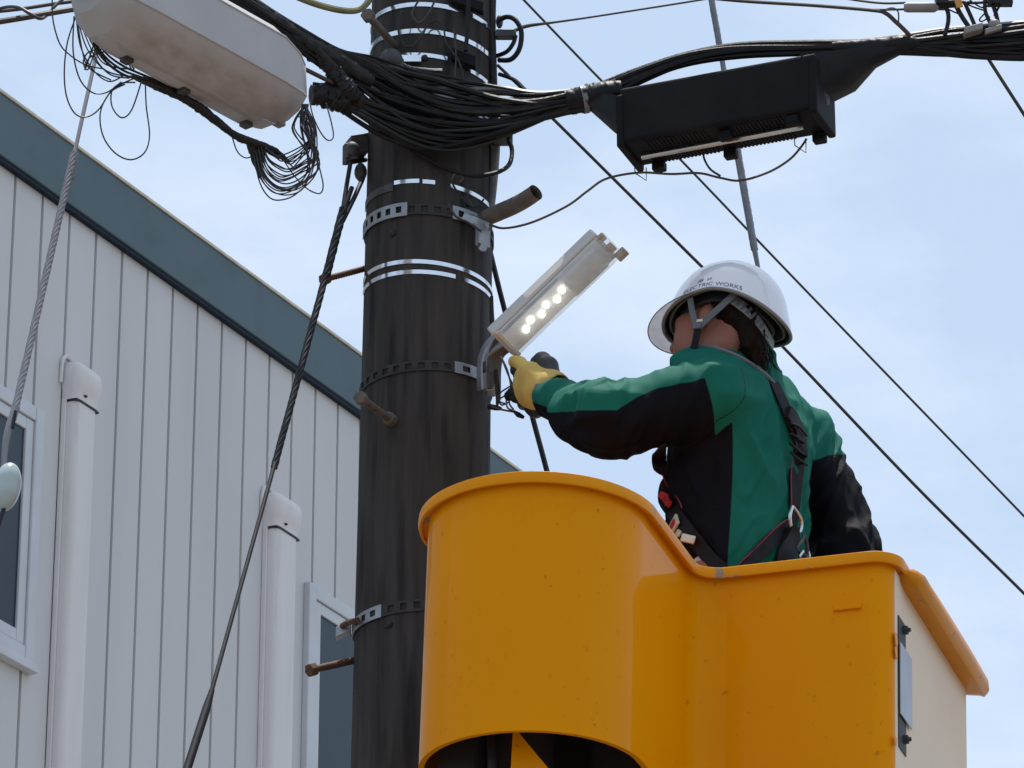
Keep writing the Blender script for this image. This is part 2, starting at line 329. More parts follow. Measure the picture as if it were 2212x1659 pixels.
# ------------------------------------------------------------------ ground
g = MB().add([(-400, -400, 0), (400, -400, 0), (400, 400, 0), (-400, 400, 0)], [(0, 1, 2, 3)]).build('ground', M['ground']); g['kind'] = 'structure'

# ------------------------------------------------------------------ building
FA = at(0, 200, 13.4); ROOFZ = FA[2]
rb = ray(780, 770); FB = CAM + rb * ((ROOFZ - CAM[2]) / rb[2])
fd = unit([FB[0] - FA[0], FB[1] - FA[1], 0]); fn = np.array([fd[1], -fd[0], 0]); ZV = np.array([0, 0, 1.0])
FO = .03                                           # the fascia stands proud of the wall
WA = FA - fn * FO
def onwall(x, y, off=0):
    d = ray(x, y); q = WA + fn * off; t = ((q - CAM) @ fn) / (d @ fn); p = CAM + d * t; return (p - WA) @ fd, p[2]
def wp(s, o, z): p = WA + fd * s + fn * o; return np.array([p[0], p[1], z])
def wbox(mb, s0, s1, o0, o1, z0, z1): return mb.obox(wp((s0 + s1) / 2, (o0 + o1) / 2, (z0 + z1) / 2), fd * (s1 - s0) / 2, fn * (o1 - o0) / 2, ZV * (z1 - z0) / 2)
S0, S1 = -4.0, 5.2
bld = thing('building', 'grey metal clad building with slate blue fascia behind the pole', 'building', wp(0, -3, 0))
s_a, s_b = onwall(294, 1300)[0], onwall(570, 1300)[0]
PW = (s_b - s_a) / 5.0
m = MB(); s = s_a - PW * round((s_a - S0) / PW); prof = [(S0, -.012)]
while s < S1:
    prof += [(s - .0075, 0), (s - .0068, -.024), (s + .0068, -.024), (s + .0075, 0)]; s += PW
prof = [p for p in prof if S0 <= p[0] <= S1] + [(S1, 0), (S1, -6), (S0, -6)]
prof[0] = (S0, 0)
ring = lambda z: [wp(a, b, z) for a, b in prof]
MB().loft([ring(0), ring(ROOFZ - .05)]).build('wall', M['siding'], bld, smooth=False)
fz = onwall(0, 332, FO)[1]
m = MB(); wbox(m, S0 - .08, S1 + .08, -6.08, FO, fz, ROOFZ); m.build('fascia', M['fascia'], bld, smooth=False, bevel=.004)
m = MB(); wbox(m, S0 - .05, S1 + .05, .002, FO - .008, fz - .016, fz - .002); m.build('soffit_trim', M['navytrim'], bld, smooth=False)
m = MB(); wbox(m, S0 - .09, S1 + .09, FO - .02, FO + .006, ROOFZ + .001, ROOFZ + .014); m.build('coping', M['buckle'], bld, smooth=False, bevel=.003)
def window(s0, s1, z0, z1, label):
    fr = MB(); t = .05; d0 = .026
    wbox(fr, s0, s0 + t, 0, d0, z0, z1); wbox(fr, s1 - t, s1, 0, d0, z0, z1); wbox(fr, s0 + t, s1 - t, 0, d0 - .002, z1 - t, z1); wbox(fr, s0 + t, s1 - t, 0, d0 - .002, z0, z0 + t)
    o = fr.build('window', M['whiteframe'], bld, smooth=False, bevel=.004, label=label)
    t2 = t + .003; sa, sb, za, zb = s0 + t2, s1 - t2, z0 + t2, z1 - t2; q = .042; sh = MB()
    wbox(sh, sa, sa + q, .004, .018, za, zb); wbox(sh, sb - q, sb, .004, .018, za, zb); wbox(sh, sa + q, sb - q, .004, .017, zb - q, zb); wbox(sh, sa + q, sb - q, .004, .017, za, za + q)
    wbox(sh, (sa + sb) / 2 - .03, (sa + sb) / 2 + .03, .003, .020, za, zb)
    sh.build('sash', M['whiteframe'], o, smooth=False, bevel=.003)
    gk = MB(); wbox(gk, s0 + t, s1 - t, .001, .003, z0 + t, z1 - t); gk.build('gasket', M['gasket'], o, smooth=False)
    p = MB(); wbox(p, sa + q, sb - q, .0035, .009, za + q, zb - q); p.build('pane', M['glass'], o, smooth=False)
    si = MB(); wbox(si, s0 - .01, s1 + .01,   .001, d0 + .012, z0 - .03, z0 - .002); si.build('sill', M['whiteframe'], o, smooth=False, bevel=.003)
a1, b1 = onwall(99, 890, .026), onwall(73, 1455, .026)
window(a1[0] - 1.7, a1[0], b1[1] + .03, a1[1], 'window cut off by the left edge, its right frame and sill in view')
a2 = onwall(670, 1255, .026)
window(a2[0], a2[0] + 1.25, a2[1] - 1.3, a2[1], 'narrow glimpse of a window beside the pole')
def duct(x0, x1, yc, yb, label):
    """wall duct: cap top at yc, cap bottom at yb; x0..x1 the cap's front at its top"""
    s0, zt = onwall(x0, yc, .06); s1 = onwall(x1, yc, .06)[0]; zb = onwall(x1, yb, .06)[1]; wd = (s1 - s0); sm = (s0 + s1) / 2
    o = thing('pipe_duct', label, 'duct', wp(sm, .04, 0), 'white pipe ducts on the wall')
    def sec(hw, dep, z, r=.03, fwd=0):
        pts = [(-hw, .001)]
        for k in range(6): a = math.pi - math.pi / 2 * k / 5; pts.append((-hw + r + r * math.cos(a), dep - r + r * math.sin(a)))
        for k in range(6): a = math.pi / 2 - math.pi / 2 * k / 5; pts.append((hw - r + r * math.cos(a), dep - r + r * math.sin(a)))
        pts.append((hw, .001)); return [wp(sm + a, b + fwd, z) for a, b in pts]
    hw = wd * .45
    MB().loft([sec(hw, .056, .3, .022), sec(hw, .056, zb + .01, .022)]).build('duct_cover', M['duct'], o, angle=60)
    bk = MB(); wbox(bk, sm - hw - .010, sm - hw - .0005, .001, .02, .3, zb); bk.build('base_rail', M['duct'], o, smooth=False, bevel=.003)
    H = zt - zb; rings = [sec(wd * .49, .060, zb, .024), sec(wd * .49, .061, zb + H * .20, .024), sec(wd * .515, .068, zb + H * .30, .028)]
    for k in range(9):
        a = k / 8 * math.pi / 2; rings.append(sec(wd * (.30 + .225 * math.cos(a) ** .6), .012 + .062 * math.cos(a) ** .6, zb + H * (.62 + .38 * math.sin(a)), .012 + .018 * math.cos(a) ** .6))
    MB().loft(rings).build('duct_cap', M['duct'], o, angle=60)
    ln = MB(); wbox(ln, sm - hw - .003, sm + hw + .003, .002, .0585, zb - .008, zb - .0015); ln.build('joint', M['gasket'], o, smooth=False)
    sc_ = MB(); sc_.ball(wp(sm - wd * .16, .061, zb + H * .14), .009, sc=(1, 1, .5)); sc_.build('screw', M['rust'], o)
    sl_ = MB(); sl_.tube([wp(sm - wd * .62, .006, zb + H * .4), wp(sm - wd * .60, .008, zt - .01), wp(sm - wd * .45, .008, zt + .018), wp(sm - wd * .2, .008, zt + .012)], .007, 6); sl_.build('sealant', M['duct'], o)
duct(169, 221, 772, 893, 'thick white pipe duct with rounded cap beside the left window')
duct(600, 652, 1055, 1167, 'white pipe duct with rounded cap between the stay wire and the pole')

# ------------------------------------------------------------------ utility pole
PY = 10.1
pt, pb = at(936, 0, PY), at(905, 1659, PY)
def paxis(z): t = (z - pb[2]) / (pt[2] - pb[2]); return pb + (pt - pb) * t
def prad(z): t = (z - pb[2]) / (pt[2] - pb[2]); return .1605 + (.1555 - .1605) * t
pole = thing('utility_pole', 'dark weathered concrete utility pole wrapped with bright steel bands', 'pole', paxis(0))
rings = []
for z in np.arange(-.3, 9.6, .15):
    c = paxis(z); r = prad(z); rings.append([c + [r * math.cos(a), r * math.sin(a), 0] for a in np.linspace(0, 2 * math.pi, 49)[:-1]])
MB().loft(rings).build('shaft', M['pole'], pole)
def pole_y(y):  # height on the pole's near face of picture row y
    Y = PY - .158; d = ray(920, y); return 1.6 + d[2] / d[1] * Y
def ringpt(z, ang, off, tilt=(0, 0)):
    c = paxis(z); r = prad(z) + off; x, y = math.cos(ang), math.sin(ang); return np.array([c[0] + r * x, c[1] + r * y, c[2] + r * (x * tilt[0] + y * tilt[1])])
def band(yc, h, mat, off=.0025, tilt=(0, 0), a0=0, a1=360, name='band'):
    z = pole_y(yc); n = max(8, int((a1 - a0) / 6)); full = a1 - a0 >= 360; rings = []
    for k in range(n + (0 if full else 1)):
        a = math.radians(a0 + (a1 - a0) * k / n); p = ringpt(z, a, off, tilt); q = ringpt(z, a, .0005, tilt); u = np.array([0, 0, h / 2]); rings.append([q - u, p - u, p + u, q + u])
    if full: rings.append(rings[0])
    return MB().loft(rings, caps=not full).build(name, mat, pole, smooth=True)
def perf_band(yc, h, mat, tilt=(0, 0), name='perforated_strap', n=64):
    z = pole_y(yc); m = MB(); off = .004
    def seg(a0, a1, u0, u1):
        V = []
        for a in (a0, a1):
            for o_ in (.0008, off):
                for u in (u0, u1): V.append(ringpt(z, a, o_, tilt) + [0, 0, u])
        m.add(V, [(0, 1, 3, 2), (4, 6, 7, 5), (0, 4, 5, 1), (2, 3, 7, 6), (1, 5, 7, 3), (0, 2, 6, 4)])
    for k in range(n):
        a0, a1 = 2 * math.pi * k / n, 2 * math.pi * (k + 1) / n
        seg(a0, a1, h * .28, h * .5); seg(a0, a1, -h * .5, -h * .28)
        if k % 2 == 0: seg(a0, a1, -h * .28, h * .28)
    return m.build(name, mat, pole, smooth=False)
# (row of the band's crown on the near face, height)
band(10, .012, M['shiny'], tilt=(-.10, 0)); band(68, .013, M['shiny'], tilt=(-.12, 0)); band(120, .011, M['shiny'], tilt=(-.14, 0), a0=200, a1=285); band(128, .011, M['shiny'], tilt=(-.14, 0), a0=292, a1=350)
for yy in (192, 203, 213): band(yy, .007, M['steel'], tilt=(-.16, 0), a0=230, a1=350)
band(392, .011, M['shiny'], tilt=(-.09, 0), a0=238, a1=262); band(393, .011, M['shiny'], tilt=(-.09, 0), a0=265, a1=276); band(394, .011, M['shiny'], tilt=(-.09, 0), a0=290, a1=352); band(400, .02, M['dullsteel'], tilt=(-.09, 0), a0=180, a1=237)
band(566, .011, M['shiny'], tilt=(-.09, 0)); band(588, .011, M['shiny'], tilt=(-.07, 0), a0=185, a1=296); band(588, .011, M['shiny'], tilt=(-.07, 0), a0=305, a1=355)
perf_band(452, .030, M['grimystrap'], (-.06, 0)); perf_band(790, .027, M['grimystrap'], (.03, 0)); perf_band(1308, .030, M['grimystrap'], (.05, 0))
def perf_piece(yc, h, a0, a1, tilt, n=8):
    z = pole_y(yc); m = MB(); off = .0065
    def seg(b0, b1, u0, u1):
        V = []
        for a in (b0, b1):
            for o_ in (.0042, off):
                for u in (u0, u1): V.append(ringpt(z, a, o_, tilt) + [0, 0, u])
        m.add(V, [(0, 1, 3, 2), (4, 6, 7, 5), (0, 4, 5, 1), (2, 3, 7, 6), (1, 5, 7, 3), (0, 2, 6, 4)])
    for k in range(n):
        b0, b1 = math.radians(a0 + (a1 - a0) * k / n), math.radians(a0 + (a1 - a0) * (k + 1) / n)
        seg(b0, b1, h * .24, h * .5); seg(b0, b1, -h * .5, -h * .24)
        if k % 2 == 0: seg(b0, b1, -h * .24, h * .24)
    return m.build('perforated_strap', M['steel'], pole, smooth=False)
perf_piece(452, .036, 182, 252, (-.06, 0), 13); perf_piece(452, .036, 292, 330, (-.06, 0), 7); perf_piece(790, .030, 296, 335, (.03, 0), 5); perf_piece(1308, .032, 182, 236, (.05, 0), 9)
def bolt(p0, p1, r, mat, thread=True, head=True):
    """step bolt from the shaft p0 out to p1"""
    p0, p1 = np.array(p0), np.array(p1); d = unit(p1 - p0); m = MB(); L = np.linalg.norm(p1 - p0)
    if thread:
        n = int(L / .008); pts = [p0 + d * L * k / (2 * n) for k in range(2 * n + 1)]; m.tube(pts, [r if k % 2 else r * .84 for k in range(2 * n + 1)], 10, 1)
    else: m.tube([p0, p1], r, 12, 1)
    o = m.build('step_bolt', mat, pole)
    if head: MB().tube([p1 - d * .004, p1 + d * .016], r * 1.75, 6, 1).build('bolt_head', mat, o, smooth=False, bevel=.002)
    return o
bolt(at(800, 577, 10.12), at(706, 602, 10.05), .0085, M['rust'])
bolt(at(772, 1425, 10.1), at(678, 1446, 10.02), .0095, M['rust'])
b = bolt(at(846, 908, 9.965), at(782, 862, 9.80), .0095, M['paleconc'], thread=False); MB().tube([at(850, 911, 9.97), at(838, 902, 9.94)], .0165, 8, 1).build('nut', M['paleconc'], b, smooth=False, bevel=.002)
b = bolt(at(852, 98, 9.965), at(797, 36, 9.78), .010, M['paleconc'], thread=False)
# conduit up the pole's right flank
m = MB(); m.tube(W((1064, -30, 10.05), (1062, 60, 10.05), (1065, 170, 10.05), (1066, 300, 10.06), (1058, 460, 10.06)), [.011, .011, .011, .013, .010], 10); m.build('conduit', M['rubber2'], pole)
m = MB(); m.tube(W((1069, 285, 10.06), (1067, 360, 10.06), (1058, 470, 10.06)), [.016, .013, .010], 10); m.build('conduit', M['cablegrey'], pole)
m = MB(); m.obox(at(1085, 296, 10.02), [.026, 0, 0], [0, .03, 0], [0, 0, .012]); m.build('conduit_cap', M['dullsteel'], pole, smooth=False, bevel=.005)
# guy clamp on the left flank
m = MB(); m.obox(at(768, 322, 10.08), [.022, .008, .008], [-.012, .03, 0], [0, -.003, .026]); m.ball(at(760, 322, 10.03), .020, sc=(1, .7, 1)); m.tube(W((748, 312, 10.03), (752, 342, 10.03)), .008, 8, 1); m.tube(W((786, 300, 10.1), (746, 316, 10.03)), .007, 8, 1); m.tube(W((790, 345, 10.1), (744, 352, 10.03)), .007, 8, 1)
m.build('guy_clamp', M['dullsteel'], pole, bevel=.003)
m = MB(); m.ball(at(779, 372, 10.05), .02, sc=(.8, .8, 1.25)); m.build('thimble', M['dullsteel'], pole)
m = MB(); m.obox(at(742, 1362, 10.1), [.018, -.003, .008], [0, .014, 0], [0, 0, .014]); m.build('strap_lug', M['steel'], pole, smooth=False, bevel=.003)
m = MB(); m.tube(W((738, 1353, 10.08), (752, 1345, 10.06), (772, 1340, 10.0)), .0075, 8); m.build('strap_bolt', M['rust'], pole)
for (x, y) in ((838, 498), (838, 1347), (830, 1350), (1030, 430), (918, 128)):
    p = at(x, y, 9.95); m = MB(); m.ball(paxis(p[2]) + unit([p[0] - paxis(p[2])[0], p[1] - paxis(p[2])[1], 0]) * (prad(p[2]) + .001), .009 if y != 1350 else .006, sc=(1, 1, 1)); m.build('bolt_hole', M['gasket'], pole)
m = MB(); m.obox(at(1002, 128, 9.955), [.03, .008, -.008], [0, .012, 0], [0, 0, .016]); m.build('junction_box', M['blackbox'], pole, smooth=False, bevel=.003)
m = MB(); m.obox(at(1010, 8, 9.955), [.04, .01, -.01], [0, .012, 0], [0, 0, .014]); m.build('junction_box', M['blackbox'], pole, smooth=False, bevel=.003)
m = MB(); m.obox(at(880, 128, 9.935), [.034, 0, .0], [0, .006, 0], [0, 0, .009]); m.tube(W((862, 132, 9.93), (885, 145, 9.93), (925, 150, 9.935), (955, 151, 9.94)), .0035, 6); m.build('bent_strap', M['shiny'], pole)
m = MB(); m.tube(W((1072, 74, 10.05), (1115, 73, 10.05)), .0085, 10, 1); m.obox(at(1092, 75, 10.05), [.024, 0, 0], [0, .012, 0], [0, 0, .010]); m.ball(at(1079, 47, 10.05), .012, sc=(.8, .8, 1.6)); m.build('bracket', M['dullsteel'], pole, bevel=.003)
m = MB(); m.obox(at(850, 160, 9.93), [.026, 0, 0], [0, .02, 0], [0, 0, .035]); m.ball(at(845, 130, 9.92), .03); m.tube(W((800, 140, 9.95), (850, 150, 9.91), (900, 190, 9.91)), .014, 8); m.build('cable_hanger', M['dullsteel'], pole, bevel=.004)

# ------------------------------------------------------------------ old lamp arm on the pole
arm = thing('pipe_bracket', 'grey cut off pipe arm clamped high on the pole', 'bracket', at(1050, 465, 10.0))
pts = W((1040, 476, 9.985), (1075, 460, 9.96), (1105, 447, 9.92), (1130, 434, 9.88), (1150, 421, 9.85), (1158, 415, 9.84))
m = MB(); m.tube(pts, [.019, .021, .021, .021, .0205, .0205], 18, 5, caps=False); m.tube(pts, [.016, .018, .018, .018, .0175, .0175], 18, 5, caps=False); m.build('pipe', M['paleconc'], arm)
m = MB(); m.tube(W((1043, 474, 9.98), (1050, 471, 9.975)), .018, 16, 1); m.build('plug', M['dullsteel'], arm)
m = MB(); m.ribbon(W((1030, 478, 9.94), (1044, 500, 9.945), (1042, 530, 9.95), (1038, 528, 9.945)), [[.7, -.7, 0]] * 4, .03, .004); m.obox(at(1043, 515, 9.965), [.012, .012, 0], [-.006, .006, 0], [0, 0, .022]); m.ribbon(W((1000, 468, 9.945), (1028, 478, 9.945), (1055, 490, 9.97)), [[.3, -.9, -.2]] * 3, .02, .004); m.build('clamp', M['steel'], arm)

# ------------------------------------------------------------------ street lamp
L0, L1 = at(1102, 734, 9.90), at(1316, 528, 9.78)
la = unit(L1 - L0); LL = np.linalg.norm(L1 - L0)
cvec = unit(CAM - (L0 + L1) / 2); e0 = unit(np.cross(cvec, la)); e0 = e0 if e0[2] > 0 else -e0
ph = math.radians(28); ln_ = cvec * math.cos(ph) - e0 * math.sin(ph); le = cvec * math.sin(ph) + e0 * math.cos(ph)   # ln_: LED side, le: the long edge we see
lamp = thing('street_lamp', 'white LED street lamp with six lit diodes, tilted up on the pole', 'street lamp', L0)
hwid = .042
def lp(t, a, b): return L0 + la * (t * LL) + le * a + ln_ * b
def lbox(mb, t0, t1, a0, a1, b0, b1): return mb.obox(lp((t0 + t1) / 2, (a0 + a1) / 2, (b0 + b1) / 2), la * (t1 - t0) * LL / 2, le * (a1 - a0) / 2, ln_ * (b1 - b0) / 2)
m = MB(); lbox(m, -.07, .985, -hwid, hwid + .003, -.045, -.004); m.build('housing', M['lampwhite'], lamp, smooth=False, bevel=.006)
m = MB(); lbox(m, -.02, .97, -hwid + .006, hwid - .004, -.003, .004); m.build('reflector', M['lamptray'], lamp, smooth=False, bevel=.002)
m = MB(); lbox(m, .56, .90, -hwid + .010, hwid - .012, .0045, .022); m.build('driver_cover', M['lamptray'], lamp, smooth=False, bevel=.006)
m = MB(); lbox(m, .0, .56, hwid - .012, hwid - .006, .0045, .010); m.build('wiring_strip', M['dullsteel'], lamp, smooth=False)
for k in range(3):
    for a_, dt in ((-.004, .0), (.006, .073)):
        m = MB(); m.ball(lp(.135 + .158 * k + dt, a_ - .002, .008), .0080, 14, 9, (1, 1, 1)); m.build('led', M['led'], lamp)
arc = []
for k in range(13):
    a = math.pi * k / 12; arc.append((math.cos(a) * (hwid - .002), .006 + math.sin(a) * .034))
def arcring(t, s=1): return [lp(t, a * s, b * (s if b > .01 else 1)) for a, b in arc]
MB().loft([arcring(-.01), arcring(.05), arcring(.93), arcring(.95, .97)], caps=False, closed=False).build('diffuser', M['acrylic'], lamp)
MB().loft([arcring(.95), arcring(1.03)], caps=True).build('end_cover', M['acrylic2'], lamp)
m = MB(); lbox(m, .965, 1.02, -.012, .008, .006, .024); lbox(m, .97, 1.06, -.046, -.026, .002, .022); lbox(m, .97, 1.02, .025, .042, .004, .02); m.build('end_block', M['beige'], lamp, smooth=False, bevel=.003)
m = MB(); lbox(m, -.045, -.012, -hwid - .004, hwid, -.002, .008); m.build('end_plate', M['lampwhite'], lamp, smooth=False, bevel=.002)
# curved bracket
bp = W((1046, 842, 9.975), (1046, 800, 9.965), (1050, 768, 9.955), (1066, 745, 9.94), (1092, 728, 9.92))
m = MB(); m.ribbon([q + [-.004, 0, 0] for q in bp], [[-.75, -.65, .1]] * 5, [.036, .038, .042, .050, .05], .006); m.ribbon(bp, [[-.2, -.95, .0]] * 5, [.010, .012, .012, .014, .014], .014); m.build('bracket', M['steel'], lamp)
m = MB(); m.ribbon([q + [.024, -.004, 0] for q in bp], [[.65, -.75, -.1]] * 5, [.038, .040, .044, .055, .06], .006); m.build('bracket_flange', M['paleconc'], lamp)
m = MB(); m.obox(at(1060, 838, 9.985), [.012, .0, 0], [0, .02, 0], [0, 0, .016]); m.build('bracket_foot', M['steel'], lamp, smooth=False, bevel=.004)
m = MB(); m.obox(at(1046, 793, 9.935), [.004, -.003, 0], [0, .006, 0], [0, 0, .013]); m.build('clamp_bolt', M['gasket'], lamp, smooth=False, bevel=.002)

# ------------------------------------------------------------------ wires at the lamp
lw = thing('lamp_wiring', 'thin loose wires with dark connectors dangling under the lamp bracket', 'wires', at(1085, 830, 9.93))
for path, r, mt in (([(1082, 770), (1096, 800), (1104, 840), (1100, 870), (1110, 885)], .0022, 'cablegrey'), ([(1084, 775), (1100, 815), (1108, 835), (1098, 850), (1080, 862), (1084, 875), (1100, 868)], .0022, 'wirebrown'),
                    ([(1110, 830), (1096, 838), (1080, 850), (1078, 866), (1092, 872)], .002, 'wireblack'), ([(1062, 878), (1080, 884), (1100, 888), (1112, 890)], .0024, 'wirebrown'), ([(1100, 840), (1094, 862), (1096, 880), (1106, 886), (1116, 892)], .0022, 'cablegrey')):
    MB().tube(W(*[(x, y, 9.90 + .004 * i) for i, (x, y) in enumerate(path)]), r, 6).build('wire', M[mt], lw)
MB().tube(W((1110, 888, 9.91), (1120, 896, 9.91), (1132, 902, 9.91)), [.003, .007, .004], 8).build('connector', M['rubber'], lw)
MB().tube(W((1056, 878, 9.93), (1072, 881, 9.92), (1082, 883, 9.91)), [.007, .007, .004], 8).build('connector', M['rubber'], lw)
MB().tube(W((1072, 800, 9.95), (1076, 850, 9.95), (1074, 876, 9.95)), [.006, .007, .003], 8).build('cable_end', M['rubber2'], lw)
MB().tube(W((1062, 640, 9.97), (1063, 690, 9.96), (1067, 715, 9.95)), [.004, .006, .004], 8).build('cable_end', M['rubber2'], lw)

# ------------------------------------------------------------------ cables
def run_on(mb, P, r, e, n=8):
    """carry a line on straight past its ends, e = (metres before the start, metres past the end)"""
    ra, rb_ = (r[0], r[-1]) if hasattr(r, '__len__') else (r, r)
    if e[0]: mb.tube([P[0] + unit(P[0] - P[1]) * e[0], P[0]], ra, n, 1)
    if e[1]: mb.tube([P[-1], P[-1] + unit(P[-1] - P[-2]) * e[1]], rb_, n, 1)
    return mb
def cable(name, label, pts, r, mat, cat='cable', group=None, n=8, smooth=8, e=(0, 0)):
    P = W(*pts); return tag(run_on(MB().tube(P, r, n, smooth), P, r, e, n).build(name, mat), label, cat, group)
def twisted(pts, r, mat, name, parent, pitch=.11, n=6):
    """a preformed grip: strands laid helically round the line"""
    P = np.array(W(*pts)); d = unit(P[-1] - P[0]); L = np.linalg.norm(P[-1] - P[0]); u = unit(np.cross(d, [1, 0, .3])); v = np.cross(d, u); m = MB()
    for k in range(n):
        K = int(L / pitch * 10) + 2; q = [P[0] + (P[-1] - P[0]) * i / (K - 1) + r * .62 * (u * math.cos(2 * math.pi * (k / n + i * L / (K - 1) / pitch)) + v * math.sin(2 * math.pi * (k / n + i * L / (K - 1) / pitch))) for i in range(K)]
        m.tube(q, r * .45, 6, 1)
    return m.build(name, mat, parent)
# pale guy wire with insulator, far left
gw = thing('guy_wire', 'pale twisted stay wire with an egg insulator crossing the building', 'stay wire', at(75, 700, 9.4))
P = W((246, -60, 9.9), (213, 95, 9.75), (160, 335, 9.6)); run_on(MB().tube(P, .0052, 8, 1), P, .0052, (4, 0)).build('wire', M['strandpale'], gw)
twisted([(160, 330, 9.6), (28, 905, 9.3)], .0085, M['strandpale'], 'grip', gw); twisted([(157, 345, 9.6), (150, 385, 9.58)], .0105, M['strandpale'], 'grip_sleeve', gw, .04)
MB().tube(W((34, 880, 9.3), (14, 945, 9.28), (8, 1010, 9.27)), [.010, .008, .006], 8).build('wire_loop', M['strandpale'], gw)
MB().tube(W((33, 888, 9.29), (27, 925, 9.28)), .0042, 6, 1).build('wire_tail', M['strandblack'], gw)
MB().ball(at(14, 1052, 9.25), .058, 20, 14, (.56, .56, 1.0), [[1, 0, 0], [0, 1, 0], unit([.10, 0, 1])]).build('insulator', M['ceramic'], gw)
P = W((10, 1095, 9.25), (-8, 1150, 9.2), (-60, 1300, 9.1)); run_on(MB().tube(P, .0052, 8, 1), P, .0052, (0, 5.2)).build('wire', M['strandblack'], gw)
# dark guy from the left clamp down past the two ducts
gd = thing('guy_wire', 'black stay wire running from the left pole clamp down past the ducts', 'stay wire', at(590, 1010, 9.6))
MB().tube(W((757, 352, 10.03), (748, 405, 10.0), (738, 470, 9.97)), .006, 8, 4).build('wire', M['strandblack'], gd)
MB().tube(W((784, 385, 10.04), (766, 425, 10.0), (740, 478, 9.97)), .006, 8, 4).build('wire', M['strandblack'], gd)
MB().tube(W((760, 405, 10.0), (745, 450, 9.98), (736, 490, 9.96)), .006, 8, 4).build('wire', M['strandblack'], gd)
twisted([(742, 450, 9.98), (705, 595, 9.92)], .0105, M['strandblack'], 'grip', gd, .16); twisted([(705, 590, 9.92), (592, 1010, 9.72)], .0085, M['strandblack'], 'grip', gd, .16)
MB().tube(W((594, 1000, 9.72), (455, 1500, 9.4)), .0052, 8, 1).build('wire', M['strandblack'], gd)
MB().tube(W((458, 1490, 9.4), (446, 1530, 9.38), (404, 1662, 9.3), (300, 1990, 9.1), (-180, 3500, 8.2)), [.006, .0095, .0095, .0095, .0095], 10, 1).build('sleeve', M['strandblack'], gd)
# strand behind the worker
gs = thing('guy_wire', 'grey twisted stay wire passing behind the black box and the worker', 'stay wire', at(1610, 400, 10.6))
P = W((1520, -90, 10.62), (1556, 105, 10.6), (1592, 330, 10.58), (1622, 500, 10.56), (1640, 590, 10.55), (1676, 830, 10.5), (1735, 1150, 10.45), (1790, 1420, 10.4)); run_on(MB().tube(P, [.0072, .0072, .009, .009, .0055, .0055, .005, .005], 8, 1), P, [.0072, .005], (4, 4.2)).build('wire', M['strand'], gs)
twisted([(1575, 220, 10.59), (1630, 540, 10.56)], .0095, M['strand'], 'grip', gs, .12)
twisted([(1530, -40, 10.62), (1560, 130, 10.6)], .0085, M['strand'], 'grip', gs, .12)
cable('guy_wire', 'dark stay wire passing behind the lamp and the gloved hand', [(1058, 540, 10.28), (1085, 650, 10.26), (1150, 900, 10.22), (1182, 1020, 10.2), (1240, 1250, 10.15)], .0070, M['strandblack'], 'stay wire', e=(0, 4.8))
cable('overhead_wire', 'thin straight wire behind the black box, upper of the two slanting right', [(1120, -12, 11.8), (1300, 175, 12.0), (1470, 345, 12.2), (1720, 606, 12.5), (2212, 1115, 13.0), (2400, 1310, 13.2)], .0036, M['wireblack'], 'wire', e=(8, 12))
cable('overhead_wire', 'straight black wire slanting down behind the white helmet', [(1074, 140, 10.2), (1200, 262, 10.3), (1520, 580, 10.55), (1690, 748, 10.7), (1975, 1047, 11.0), (2212, 1282, 11.2), (2400, 1470, 11.4)], .0041, M['wireblack'], 'wire', e=(0, 12))
cable('overhead_wire', 'short black wire under the cable bundle at the right edge', [(2120, 100, 11.0), (2140, 135, 11.0), (2215, 252, 11.2), (2300, 385, 11.3)], .0050, M['wireblack'], 'wire', e=(0, 12))
cable('service_wire', 'thin brown wire rising right from the bracket on the pole', [(1112, 66, 10.05), (1140, 56, 10.05), (1200, 48, 10.03), (1290, 35, 10.0), (1500, 2, 9.95), (1640, -22, 9.9)], [.0052, .005, .003, .0026, .0026, .0026], M['wirebrown'], 'wire', e=(0, 12))
cable('signal_wire', 'wavy brown wire looping from the old arm up to the black box', [(1058, 485, 9.95), (1090, 493, 9.93), (1150, 480, 9.9), (1225, 445, 9.88), (1270, 412, 9.87), (1310, 386, 9.86), (1380, 373, 9.85), (1450, 376, 9.84), (1510, 374, 9.83), (1555, 384, 9.82), (1600, 390, 9.81), (1660, 372, 9.8), (1705, 345, 9.79), (1730, 318, 9.78), (1742, 300, 9.78)], .0030, M['wirebrown'], 'wire')
cable('signal_wire', 'short black wire hanging from under the black box', [(1518, 325, 9.83), (1522, 345, 9.83), (1535, 366, 9.825), (1556, 380, 9.82)], .0028, M['wireblack'], 'wire')
cable('cable', 'olive sleeved cable sagging into the pole at the top', [(620, -16, 9.7), (680, 8, 9.75), (735, 22, 9.8), (770, 22, 9.85), (792, 8, 9.92), (806, -20, 9.98)], .0085, M['yellowhose'], e=(8, 0))
cable('cable', 'thick brown cable running to the left edge, lower of the pair', [(-60, 56, 9.3), (40, 40, 9.32), (120, 26, 9.35), (200, 12, 9.4), (300, -10, 9.4)], .0075, M['wirebrown'], 'cable', 'cables at the top left corner', e=(10, 0))
cable('cable', 'thin brown cable running to the left edge, upper of the pair', [(-60, 30, 9.4), (40, 20, 9.4), (120, 8, 9.4), (200, -2, 9.4), (260, -12, 9.4)], .0045, M['wirebrown'], 'cable', 'cables at the top left corner', e=(10, 0))
cable('cable', 'black wire spiralling around the cables in the upper left corner', [(-30, 30, 9.38), (10, 16, 9.36), (40, 16, 9.32), (62, 28, 9.30), (85, 40, 9.31), (100, 34, 9.34), (120, 12, 9.36), (140, -6, 9.38)], .0040, M['wireblack'], 'wire')
